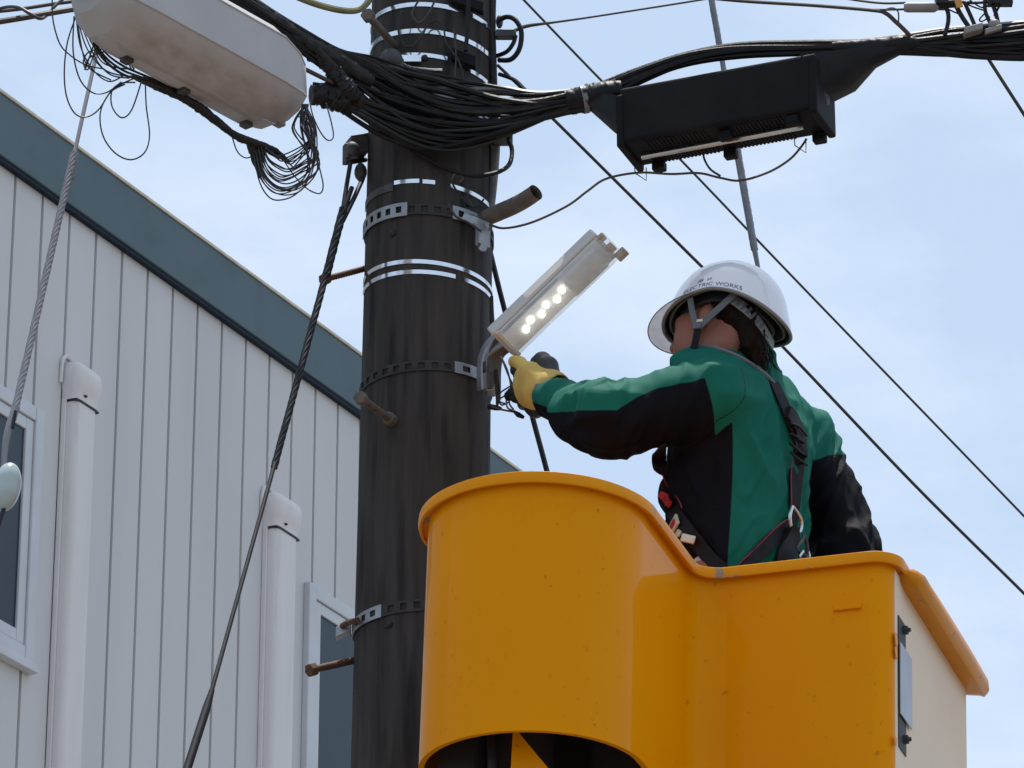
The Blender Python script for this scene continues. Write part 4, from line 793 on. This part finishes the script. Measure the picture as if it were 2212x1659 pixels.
# ------------------------------------------------------------------ the worker
TR = unit([.53, .85, 0]); TF = unit([-.85, .53, 0])        # torso right and forward
hipc = at(1588, 1215, 9.78); chest = at(1600, 930, 9.79); nb = at(1592, 800, 9.80)
SL, EL, WL = at(1532, 862, 9.63), at(1316, 908, 9.60), at(1195, 861, 9.78)
SR, ER, HR = at(1728, 955, 9.95), at(1832, 1196, 9.93), bk(-.16, .42, RIMH - .05)
FH = unit([-.88, .40, .07]); LH = unit(np.cross([0, 0, 1], FH)); LH = unit(LH + np.array([0, 0, .21])); UH = np.cross(FH, LH)
HC = at(1562, 703, 9.74)
HA = np.array([FH, LH, UH])
def hp(f, l, u): return HC + FH * f + LH * l + UH * u
person = thing('person', 'worker in green and black jacket, white helmet and yellow glove standing in the bucket', 'person', bk(-.42, .40, ZBOT))
feet = ZBOT + .01
zk = np.array([hipc[2] - 1.0, hipc[2] - .3, hipc[2], (hipc[2] + chest[2]) / 2, chest[2], chest[2] + .08, chest[2] + .16])
def torso(grow):
    cz = [hipc, hipc, hipc, (hipc + chest) / 2, chest, chest * .5 + nb * .5, nb]
    cx, cy = [q[0] for q in cz], [q[1] for q in cz]; RA = np.array([.165, .17, .172, .178, .195, .185, .13]) + grow; FB_ = np.array([.13, .135, .135, .138, .140, .120, .08]) + grow
    def f(X, Y, Z):
        z = np.asarray(Z); ccx, ccy = np.interp(z, zk, cx), np.interp(z, zk, cy); a, b_ = np.interp(z, zk, RA), np.interp(z, zk, FB_)
        x, y = X - ccx, Y - ccy; r_ = x * TR[0] + y * TR[1]; f_ = x * TF[0] + y * TF[1]
        d = ((np.abs(r_ / a) ** 2.5 + np.abs(f_ / b_) ** 2.5) ** (1 / 2.5) - 1) * np.minimum(a, b_)
        return np.maximum(d, np.maximum((hipc[2] - .19) - z, z - (nb[2] - .015)))
    return f
# body: head, neck, torso, arms, legs in one skin
hipL, hipR = hipc + [0, 0, -.12] - TR * .09, hipc + [0, 0, -.12] + TR * .09
ftL, ftR = np.array([hipL[0], hipL[1], feet + .05]) - TR * .03, np.array([hipR[0], hipR[1], feet + .05]) + TR * .03
def sub(p, r): return ell(hp(*p), r, HA)
bodyf = merge([(sub((-.01, 0, .035), (.098, .078, .098)), .02), (sub((.035, 0, -.045), (.068, .064, .075)), .05), (sub((.058, 0, -.098), (.040, .045, .032)), .04), (cone(hp(.098, 0, -.02), hp(.116, 0, -.052), .010, .015), .014), (sub((.088, .0, -.082), (.016, .026, .014)), .014),
               (sub((.082, .034, -.008), (.02, .022, .012)), .01), (sub((.082, -.034, -.008), (.02, .022, .012)), .01), (sub((.058, .044, -.045), (.035, .022, .04)), .03), (sub((.058, -.044, -.045), (.035, .022, .04)), .03),
               (sub((.006, .084, -.028), (.021, .011, .032)), .008), (sub((.006, -.084, -.028), (.019, .010, .031)), .008), (cone(hp(-.025, 0, -.06), nb + [0, 0, -.02], .058, .062), .03), (torso(-.03), .05), (cone(SL, EL, .055, .045), .05), (cone(EL, WL, .045, .030), .02), (cone(WL, at(1150, 820, 9.87), .028, .03), .02),
               (cone(SR, ER, .055, .045), .05), (cone(ER, HR, .042, .03), .02), (cone(HR, HR + [-.05, -.05, -.06], .03, .022), .02), (cone(hipL, (hipL + ftL) / 2 + TF * .02, .10, .065), .05), (cone((hipL + ftL) / 2 + TF * .02, ftL, .062, .045), .03), (cone(ftL, ftL + TF * .14 - [0, 0, .01], .045, .036), .03),
               (cone(hipR, (hipR + ftR) / 2 + TF * .02, .10, .065), .05), (cone((hipR + ftR) / 2 + TF * .02, ftR, .062, .045), .03), (cone(ftR, ftR + TF * .14 - [0, 0, .01], .045, .036), .03)])
V, F = surface(bodyf, (WL[0] - .12, 9.40, feet - .03), (1.0, 10.2, HC[2] + .17), .007, 2)
body = MB().add(V, F).build('body', M['skin'], person, angle=0)
# trousers
trf = merge([(torso(-.012), .01), (cone(hipL, (hipL + ftL) / 2 + TF * .02, .095, .08), .04), (cone((hipL + ftL) / 2 + TF * .02, ftL + [0, 0, .02], .078, .065), .03), (cone(hipR, (hipR + ftR) / 2 + TF * .02, .095, .08), .04), (cone((hipR + ftR) / 2 + TF * .02, ftR + [0, 0, .02], .078, .065), .03)])
V, F = surface(lambda X, Y, Z: np.maximum(trf(X, Y, Z), Z - (hipc[2] + .03)), (hipc[0] - .35, 9.40, feet + .0), (hipc[0] + .35, 10.2, hipc[2] + .06), .010, 2)
MB().add(V, F).build('trousers', M['trousers'], person, angle=0)
# jacket
bag = at(1250, 902, 9.67)
armL = merge([(cone(SL, EL, .094, .080), .02), (cone(EL, WL, .076, .047), .03), (ell(bag, (.056, .042, .050)), .05)])
armR = merge([(cone(SR, ER, .082, .072), .02), (cone(ER, HR, .070, .05), .03)])
col = lambda X, Y, Z: np.maximum(np.abs(np.sqrt(((X - nb[0] + .015) * .9) ** 2 + ((Y - nb[1]) * .95) ** 2) - .088) - .011, np.abs(Z - nb[2] - .0 + (X - nb[0]) * .15) - .045)
yoke = merge([(cone(at(1482, 790, 9.70), at(1565, 786, 9.72), .036, .036), .03), (cone(nb + TR * -.01 + [0, 0, -.035], SL + [0, 0, .0], .078, .088), .03), (cone(nb + TR * .01 + [0, 0, -.045], SR, .074, .080), .03)])
def jacketf(X, Y, Z):
    t = smin(torso(.0)(X, Y, Z), yoke(X, Y, Z), .05); t = smin(t, col(X, Y, Z), .016); t = smin(t, armL(X, Y, Z), .022); t = smin(t, armR(X, Y, Z), .022)
    return np.maximum(t, (hipc[2] - .15) - Z)
V, F = surface(jacketf, (WL[0] - .08, 9.40, hipc[2] - .18), (.95, 10.2, nb[2] + .08), .0055, 2)
Nn = normals(V, F)
def segt(p, a, b): d = b - a; t = np.clip(((p - a) @ d) / (d @ d), 0, 1); return t, p - (a + t[:, None] * d)
tU, oU = segt(V, SL, EL); tFm, oF = segt(V, EL, WL); tR_, oR = segt(V, SR, ER)
dU, dF, dR = (np.linalg.norm(q, axis=1) for q in (oU, oF, oR))
LU, LF = np.linalg.norm(EL - SL), np.linalg.norm(WL - EL)
V0_ = V.copy()
# folds
disp = np.zeros(len(V)); gs_ = lambda x, c, s_: np.exp(-((x - c) / s_) ** 2)
wu = np.clip((.15 - dU) / .05, 0, 1); wf = np.clip((.12 - dF) / .04, 0, 1)
swl = np.array([noise.noise(Vector(q * 9)) for q in V]); swl2 = np.array([noise.noise(Vector(q * 22)) for q in V])
hU = oU @ UPV; hF = oF @ UPV
tors = 1 - np.clip(wu + wf, 0, 1); q = V - hipc; rr_ = q @ TR; ff_ = q @ TF
def ridge(A, B, Cc): return np.array([1 - 2 * abs(noise.noise(Vector((a, b_, c_)))) for a, b_, c_ in zip(A, B, Cc)])
alU, alF = tU * LU, tFm * LF
fU = ridge(alU * 17 + hU * 13, hU * 5 - alU * 4, oU @ FWD * 6); fF = ridge(alF * 26 - hF * 16 + 3, hF * 6, oF @ FWD * 6)
disp += wu * .010 * np.clip(fU - .35, -.3, 1) * (.45 + .9 * gs_(tU, 1, .3) + .5 * gs_(tU, .1, .2))
disp += wf * .009 * np.clip(fF - .35, -.3, 1) * (.8 + .6 * gs_(tFm, .2, .3))
fT = ridge(rr_ * 13 + q[:, 2] * 3.0, q[:, 2] * 3.2, ff_ * 9); fT2 = ridge(rr_ * 24 - q[:, 2] * 9 + 7, q[:, 2] * 7, ff_ * 14)
disp += tors * (.022 * np.clip(fT - .45, -.3, 1) * np.clip((nb[2] - .06 - V[:, 2]) * 4, .15, 1) + .010 * np.clip(fT2 - .5, -.2, 1))
fR = ridge((tR_ * .25) * 24 + (oR @ TR) * 20, (oR @ TR) * 7, (oR @ TF) * 8); disp += np.clip((.14 - dR) / .05, 0, 1) * .012 * np.clip(fR - .4, -.3, 1)
disp += .003 * swl + .0022 * swl2
V = V + Nn * disp[:, None]
# panels: > 0 is black cloth
th = np.degrees(np.arctan2(-(ff_ / .138), -(rr_ / .178)))
zz = V[:, 2]; side = np.minimum(31 + 5 * np.sin((zz - hipc[2]) * 6) - th, th + 62) * .0028
side = np.minimum(side, (at(1500, 965, 9.65)[2] - zz) + (np.clip(V[:, 0] - SL[0], -.2, .3)) * .7)
lineU = .052 - .030 * np.clip((tU - .55) / .45, 0, 1) ** 1.5
a1_ = np.minimum(lineU - hU, (tU * LU - .022))
lineF = .022 - .030 * np.clip(tFm / .5, 0, 1); a2_ = lineF - hF
armv = np.where(np.minimum(dU, dF) < .17, np.where(dU < dF - .004, a1_, np.where(tU < .98, a1_, a2_)), -.05)
a3_ = np.where(dR < .13, (tR_ - .26) * np.linalg.norm(ER - SR) + .2 * (oR @ TR), -.05); a3_ = np.where((zz < SR[2] + .02) & (rr_ > .0), a3_, -.05)
panel = np.maximum(np.maximum(np.where(dU < .10, -1, side), armv), a3_)
seam = np.abs(armL(V[:, 0], V[:, 1], V[:, 2]) - smin(torso(0)(V[:, 0], V[:, 1], V[:, 2]), yoke(V[:, 0], V[:, 1], V[:, 2]), .05) - .004)
tj = smin(torso(0)(V0_[:, 0], V0_[:, 1], V0_[:, 2]), yoke(V0_[:, 0], V0_[:, 1], V0_[:, 2]), .05); 
def dfun(P): X, Y, Z = P[:, 0], P[:, 1], P[:, 2]; return armL(X, Y, Z) - smin(torso(0)(X, Y, Z), yoke(X, Y, Z), .05)
d0_ = dfun(V0_); gr = np.stack([(dfun(V0_ + e) - dfun(V0_ - e)) / .004 for e in np.eye(3) * .002], 1); gr -= Nn * (gr * Nn).sum(1)[:, None]
seam = np.where(dU < .18, np.abs(d0_) / (np.linalg.norm(gr, axis=1) + .05), .1)
jacket = MB().add(V, F).build('jacket', M['jacket'], person, angle=0, attrs={'panel': panel, 'seam': seam})
JB = BVHTree.FromPolygons([tuple(p) for p in V], [tuple(map(int, f)) for f in F])
def cling(x, y, lift=.004, Y=9.7):
    h, n, i, d = JB.ray_cast(Vector(CAM), Vector(ray(x, y)).normalized())
    if h is None: return at(x, y, Y), np.array([0, -.9, -.4])
    return np.array(h) + np.array(n) * lift, np.array(n)
def strap_on(name, path, wd, mat, parent, lift=.004, thick=.004, Y=9.7, smooth=5):
    P, N = zip(*[cling(x, y, lift, Y) for x, y in path]); return MB().ribbon(P, N, wd, thick, smooth).build(name, mat, parent)
def cord_on(name, path, r, mat, parent, lift=.005, Y=9.7): return MB().tube([cling(x, y, lift, Y)[0] for x, y in path], r, 6, 5).build(name, mat, parent)
# collar edge
m = MB(); m.tube([cling(x, y, .002, 9.78)[0] for x, y in ((1486, 752), (1510, 748), (1535, 750), (1562, 758), (1595, 772), (1625, 790), (1655, 812), (1678, 838))], .0045, 6, 5); m.build('collar_trim', M['collar'], jacket)
# sleeve seam and shoulder pocket flap

# glove
gl_c = at(1145, 833, 9.85); GS = 1.24
ga = unit(at(1112, 808, 9.92) - at(1190, 838, 9.82))      # along the hand
gw_ = unit(UPV - ga * (UPV @ ga)); gn = np.cross(ga, gw_); gn = gn if gn[1] < 0 else -gn   # gw_: thumb side up, gn: back of hand towards us
def gp(a, b, c): return gl_c + (ga * a + gw_ * b + gn * c) * GS
handb = merge([(ell(gp(.0, 0, 0), (.046 * GS, .044 * GS, .026 * GS), [ga, gw_, gn]), .01), (ell(gp(-.012, .026, .004), (.036 * GS, .018 * GS, .022 * GS), [ga, gw_, gn]), .015), (cone(gp(-.035, -.002, 0), gp(-.062, .002, -.006), .034 * GS, .042 * GS), .025)])
V, F = surface(lambda X, Y, Z: np.maximum(handb(X, Y, Z), -(cone(gp(-.06, .0, -.006), gp(-.12, .0, -.016), .036 * GS, .040 * GS)(X, Y, Z))), gl_c - .14, gl_c + .14, .0035, 2)
glove = MB().add(V, F).build('glove', M['glove_y'], person, angle=0)
def finger(pts, rads, mat, name='finger'):
    f = merge([(cone(pts[i], pts[i + 1], rads[i] * GS, rads[i + 1] * GS), .006) for i in range(len(pts) - 1)])
    P = np.array(pts); V, F = surface(f, P.min(0) - .03, P.max(0) + .03, .0028, 2); return MB().add(V, F).build(name, mat, glove, angle=0)
finger([gp(.0, .028, .008), gp(.034, .037, .006), gp(.064, .033, -.002), gp(.072, .022, -.014)], [.0135, .0125, .0115, .010], M['glove_y'])            # index, stretched towards the wires
finger([gp(.056, .022, -.002), gp(.066, .016, -.010), gp(.056, .004, -.024)], [.0118, .0112, .010], M['glove_b'], 'fingertip')
finger([gp(.034, .012, .004), gp(.052, .004, -.012), gp(.044, -.004, -.036), gp(.018, -.004, -.046)], [.0125, .0125, .0115, .010], M['glove_b'])
finger([gp(.028, -.012, .004), gp(.046, -.020, -.014), gp(.038, -.024, -.038), gp(.012, -.022, -.046)], [.0125, .012, .011, .0095], M['glove_b'])
finger([gp(.018, -.034, .002), gp(.034, -.044, -.014), gp(.026, -.046, -.034), gp(.004, -.042, -.042)], [.0115, .011, .010, .009], M['glove_b'])
finger([gp(-.050, .026, -.012), gp(-.026, .043, -.018), gp(.004, .047, -.024), gp(.030, .040, -.030)], [.019, .0195, .018, .013], M['glove_b'], 'thumb')
MB().tube([gp(-.030, -.042, -.012), gp(-.005, -.050, -.016), gp(.02, -.048, -.016)], [.014, .017, .012], 10).build('palm_coating', M['glove_b'], glove)
m = MB(); c0, c1 = gp(-.050, .0, -.004), gp(-.066, .0, -.007); m.tube([c0, (c0 + c1) / 2, c1], [.048, .053, .054], 20, 1); m.build('cuff_lining', M['collar'], glove)
# held connector in the glove
hd = thing('wire_connector', 'black connector block held under the yellow glove', 'connector', at(1122, 852, 9.88))
m = MB(); m.tube(W((1096, 858, 9.9), (1112, 848, 9.88), (1130, 846, 9.87)), [.011, .017, .012], 10); m.ball(at(1118, 860, 9.88), .016, sc=(1.2, .8, .8)); m.build('connector_body', M['rubber'], hd)
MB().tube(W((1108, 835, 9.88), (1116, 824, 9.87), (1122, 838, 9.87)), .003, 6).build('lead', M['rubber'], hd)

# helmet
helm = MB(); NA, NR = 72, 14
def rimz(a):   # a: angle from the front, rim height around the head
    return -.012 + .030 * math.sin(a) ** 2 - .020 * (1 - math.cos(a)) / 2 * (abs(math.cos(a)))
def helm_pt(a, e, s=1.0):
    """a azimuth from the face, e 0 rim .. 1 crown"""
    A_l, B_l, Hh = .150 * s, .122 * s, .156 * s; z0_ = rimz(a); c = math.cos(e * math.pi / 2) ** .78; h = math.sin(e * math.pi / 2) ** 1.0
    fl = 1 + .055 * max(0, 1 - e * 5.5)
    return hp(math.cos(a) * A_l * c * fl - .012, math.sin(a) * B_l * c * fl, z0_ * (1 - h) + Hh * h)
ringsO = [[helm_pt(2 * math.pi * k / NA, e) for k in range(NA)] for e in list(np.linspace(0, .97, NR)) + [.999]]
ringsI = [[helm_pt(2 * math.pi * k / NA, e, .965) for k in range(NA)] for e in list(np.linspace(0.0, .97, NR)) + [.999]]
helm.loft(ringsI[::-1] + ringsO, caps=True)
helmet = helm.build('helmet', M['helmet'], person, angle=60)
MB().tube([helm_pt(2 * math.pi * k / NA, 0, .985) for k in range(NA + 1)], .0042, 8, 1, caps=False).build('edging', M['helmetrim'], helmet)
lin = [[helm_pt(2 * math.pi * k / NA, e, .945) for k in range(NA)] for e in (-.0, .2, .45, .7, .95)]; lin2 = [[helm_pt(2 * math.pi * k / NA, e, .80) for k in range(NA)] for e in (.95, .7, .45, .2, .10)]
MB().loft(lin + lin2, caps=False).build('liner', M['helmetliner'], helmet)
MB().loft([[helm_pt(2 * math.pi * k / NA, e, s_) for k in range(NA)] for e, s_ in ((.06, .93), (.02, .90), (.02, .87), (.14, .86))], caps=False).build('headband', M['strap'], helmet)
vis = []
for j in range(9):
    t = j / 8; row = []
    for k in range(33):
        a = math.radians(-78 + 156 * k / 32); base = helm_pt(a, 0, .99); ext = .037 * t * max(0, math.cos(a * 1.12)) ** .6; row.append(base + FH * ext * 1.0 + LH * ext * .25 * math.sin(a) - UH * (ext * (.05 + .25 * t)))
    vis.append(row)
MB().loft(vis, caps=False, closed=False).build('visor', M['visor'], helmet, angle=0)
MB().tube(vis[-1], .0013, 6, 1).build('visor_edge', M['collar'], helmet)
br = []
for s1, s2, dz in ((1.0, 1.0, .06), (1.0, 1.0, .0), (.94, .94, -.004), (.94, .94, .06)):
    br.append([hp(math.cos(2 * math.pi * k / 48) * .118 * s1 - .010, math.sin(2 * math.pi * k / 48) * .094 * s2, dz + .6 * rimz(2 * math.pi * k / 48)) for k in range(48)])
MB().loft(br, caps=False).build('inner_band', M['helmetliner'], helmet)
# lettering on the shell
def helm_text(txt, a_start, e0, size, slope=0.0):
    cu = bpy.data.curves.new('lettering', 'FONT'); cu.body = txt; cu.size = 1; tmp = bpy.data.objects.new('lettering_source', cu); C.objects.link(tmp)
    dg = bpy.context.evaluated_depsgraph_get(); me = tmp.evaluated_get(dg).to_mesh(); vs = [tuple(v.co) for v in me.vertices]; fs = [tuple(p.vertices) for p in me.polygons]
    tmp.evaluated_get(dg).to_mesh_clear(); bpy.data.objects.remove(tmp); bpy.data.curves.remove(cu)
    P = []
    for x, y, _z in vs:
        a = a_start + x * size / .122; P.append(helm_pt(a, e0 + slope * x + y * size / .19, 1.006))
    return MB().add(P, fs).build('lettering', M['letters'], helmet, smooth=False)
helm_text('ELECTRIC WORKS', math.radians(63), .040, .0148)
helm_text('\u518a  H', math.radians(76), .125, .0135)
# chin straps
def head_strap(name, pts, wd, mat, out=.0):
    P = [hp(*p) for p in pts]; N = [unit((LH * 1.0) + FH * -.1 - UH * .25)] * len(P); return MB().ribbon(P, N, wd, .003).build(name, mat, helmet)
head_strap('chin_strap', [(.042, .108, .012), (.036, .100, -.020), (.026, .092, -.052), (.022, .088, -.062)], .014, M['strap'])
head_strap('chin_strap', [(-.070, .098, .018), (-.040, .100, -.016), (-.006, .096, -.046), (.016, .090, -.064)], .016, M['strap'])
head_strap('chin_strap', [(.020, .089, -.060), (.022, .084, -.085), (.030, .074, -.112)], .016, M['webbing'])
MB().obox(hp(.020, .092, -.060), FH * .011, LH * .004, UH * .010).build('buckle', M['strap'], helmet, smooth=False, bevel=.002)
MB().obox(hp(.014, .094, -.050), FH * .008, LH * .004, UH * .004).build('buckle_tab', M['buckle'], helmet, smooth=False, bevel=.0015)
rat = [hp(-.060, .088, .006), hp(-.090, .068, -.014), hp(-.112, .040, -.036), hp(-.124, .006, -.054), hp(-.122, -.03, -.054)]
rn = [unit(LH * .8 - FH * .6), unit(LH * .7 - FH * .7), unit(LH * .5 - FH * .8), unit(LH * .1 - FH), unit(-LH * .2 - FH)]
MB().ribbon(rat, rn, .026, .004).build('ratchet_band', M['ratchet'], helmet)
m = MB()
for k in range(7):
    t = k / 6 * 2.2; i = int(t); p = rat[i] * (1 - t + i) + rat[i + 1] * (t - i); n_ = rn[i]; tg2 = unit(rat[i + 1] - rat[i]); b_ = np.cross(tg2, n_); m.obox(p + n_ * .003, tg2 * .0035, b_ * .011, n_ * .002)
m.build('ratchet_rib', M['strap'], helmet, smooth=False)
# hair under the shell
hairf = merge([(ell(hp(-.030, 0, .02), (.094, .086, .09), HA), .01), (ell(hp(-.084, .0, -.045), (.026, .056, .052), HA), .03), (ell(hp(-.096, .012, -.085), (.020, .036, .040), HA), .03), (cone(hp(-.10, .012, -.09), hp(-.108, -.012, -.135), .022, .010), .02)])
face_cut = ell(hp(.072, 0, -.106), (.112, .12, .106), HA)
V, F = surface(lambda X, Y, Z: np.maximum(hairf(X, Y, Z), -face_cut(X, Y, Z)), HC - .22, HC + .20, .0045, 2); Nn = normals(V, F)
dd = np.array([noise.noise(Vector((float(q @ LH) * 90, float(q @ UH) * 22, float(q @ FH) * 60))) for q in V]); V = V + Nn * (.0045 * dd)[:, None]
hair = MB().add(V, F).build('hair', M['hair'], person, angle=0)
m = MB()
for k in range(60):
    a, l_ = rng.uniform(-.13, -.07), rng.uniform(-.04, .055); p = hp(a, l_, rng.uniform(-.10, -.05)); L = rng.uniform(.03, .07); c = rng.uniform(-.012, .012, 3)
    m.tube([p, p - UH * L * .5 + c, p - UH * L + c * 1.5 - FH * .010], [.0016, .0014, .0006], 4, 4)
for k in range(5):
    p = hp(-.112 + .008 * rng.uniform(-1, 1), -.01 + .02 * rng.uniform(-1, 1), -.085); q = [p]
    for j in range(1, 9): q.append(p - UH * .011 * j + FH * (-.006 + .005 * math.sin(j * .8 + k)) + LH * .004 * math.cos(j * .7 + k))
    m.tube(q, .0011, 4, 3)
m.build('hair_strand', M['hair'], hair)

# safety harness
har = strap_on('harness', [(1668, 828), (1684, 862), (1700, 900), (1713, 945), (1720, 990), (1716, 1040), (1712, 1090), (1708, 1130), (1702, 1180), (1698, 1225)], [.030, .034, .038, .040, .038, .036, .034, .034, .03, .03], M['webbing'], person, .006, Y=9.9)
V0 = [cling(x, y, .012, 9.88) for x, y in ((1694, 894), (1708, 920), (1716, 955), (1718, 988))]
MB().ribbon([p for p, n in V0], [n for p, n in V0], [.034, .056, .060, .044], .014).build('back_pad', M['webbing'], har)
for dy in (0, 22, 46, 64):
    cord_on('pad_rib', [(1692, 918 + dy), (1708, 926 + dy), (1728, 942 + dy)], .0032, M['webbing'], har, .020, 9.88)
cord_on('piping', [(1700, 992), (1700, 1040), (1701, 1080), (1702, 1112)], .0020, M['piping'], har, .011, 9.86)
strap_on('waist_strap', [(1712, 1118), (1690, 1142), (1660, 1172), (1632, 1200), (1612, 1226), (1590, 1250)], [.03, .034, .034, .034, .032, .03], M['webbing'], har, .008)
cord_on('piping', [(1698, 1118), (1672, 1142), (1642, 1172), (1612, 1206), (1598, 1228)], .0018, M['piping'], har, .013)
cp = [cling(x, y, .022, 9.8)[0] for x, y in ((1702, 1102), (1692, 1120), (1692, 1145), (1702, 1160), (1714, 1152), (1718, 1132), (1710, 1112), (1702, 1102))]
MB().tube(cp, .0042, 8, 5).build('carabiner', M['metal'], har)
strap_on('tool_pouch', [(1700, 1140), (1694, 1170), (1688, 1205), (1684, 1235)], [.022, .04, .046, .046], M['webbing'], har, .022, .016)
cp = [cling(x, y, .030, 9.8)[0] for x, y in ((1716, 1158), (1708, 1172), (1710, 1192), (1718, 1200), (1722, 1180), (1716, 1158))]
MB().tube(cp, .0045, 8, 5).build('ring', M['dullsteel'], har)
cp = [cling(x, y, .03, 9.8)[0] for x, y in ((1712, 1196), (1708, 1206), (1714, 1212), (1720, 1206))]
MB().tube(cp, .0035, 8, 5).build('ring', M['metal'], har)
strap_on('front_strap', [(1432, 955), (1424, 985), (1426, 1008), (1440, 1028), (1436, 1050), (1438, 1080), (1462, 1112), (1490, 1150), (1520, 1186), (1550, 1222), (1580, 1250)], [.012, .034, .034, .012, .026, .036, .036, .036, .036, .036, .036], M['webbing'], har, .007, Y=9.74)
cord_on('piping', [(1432, 1028), (1442, 1050), (1470, 1082), (1482, 1100)], .0018, M['piping'], har, .012, 9.73)
strap_on('red_pad', [(1424, 1066), (1438, 1076), (1454, 1092)], [.014, .020, .014], M['red'], har, .014, .008, Y=9.72)
def plate_on(name, x, y, w_, h_, mat, rot, lift=.016):
    p, n = cling(x, y, lift, 9.71); a = RGT * math.cos(rot) + UPV * math.sin(rot); a = unit(a - n * (a @ n)); b_ = np.cross(n, a); return MB().obox(p, a * w_, b_ * h_, n * .004).build(name, mat, har, smooth=False, bevel=.003)
plate_on('buckle', 1470, 1136, .016, .021, M['buckle'], -.45); plate_on('buckle_slot', 1470, 1136, .008, .013, M['red'], -.45, .0185); plate_on('buckle', 1490, 1168, .017, .010, M['buckle'], -.3); plate_on('buckle', 1478, 1158, .010, .008, M['buckle'], -.5)
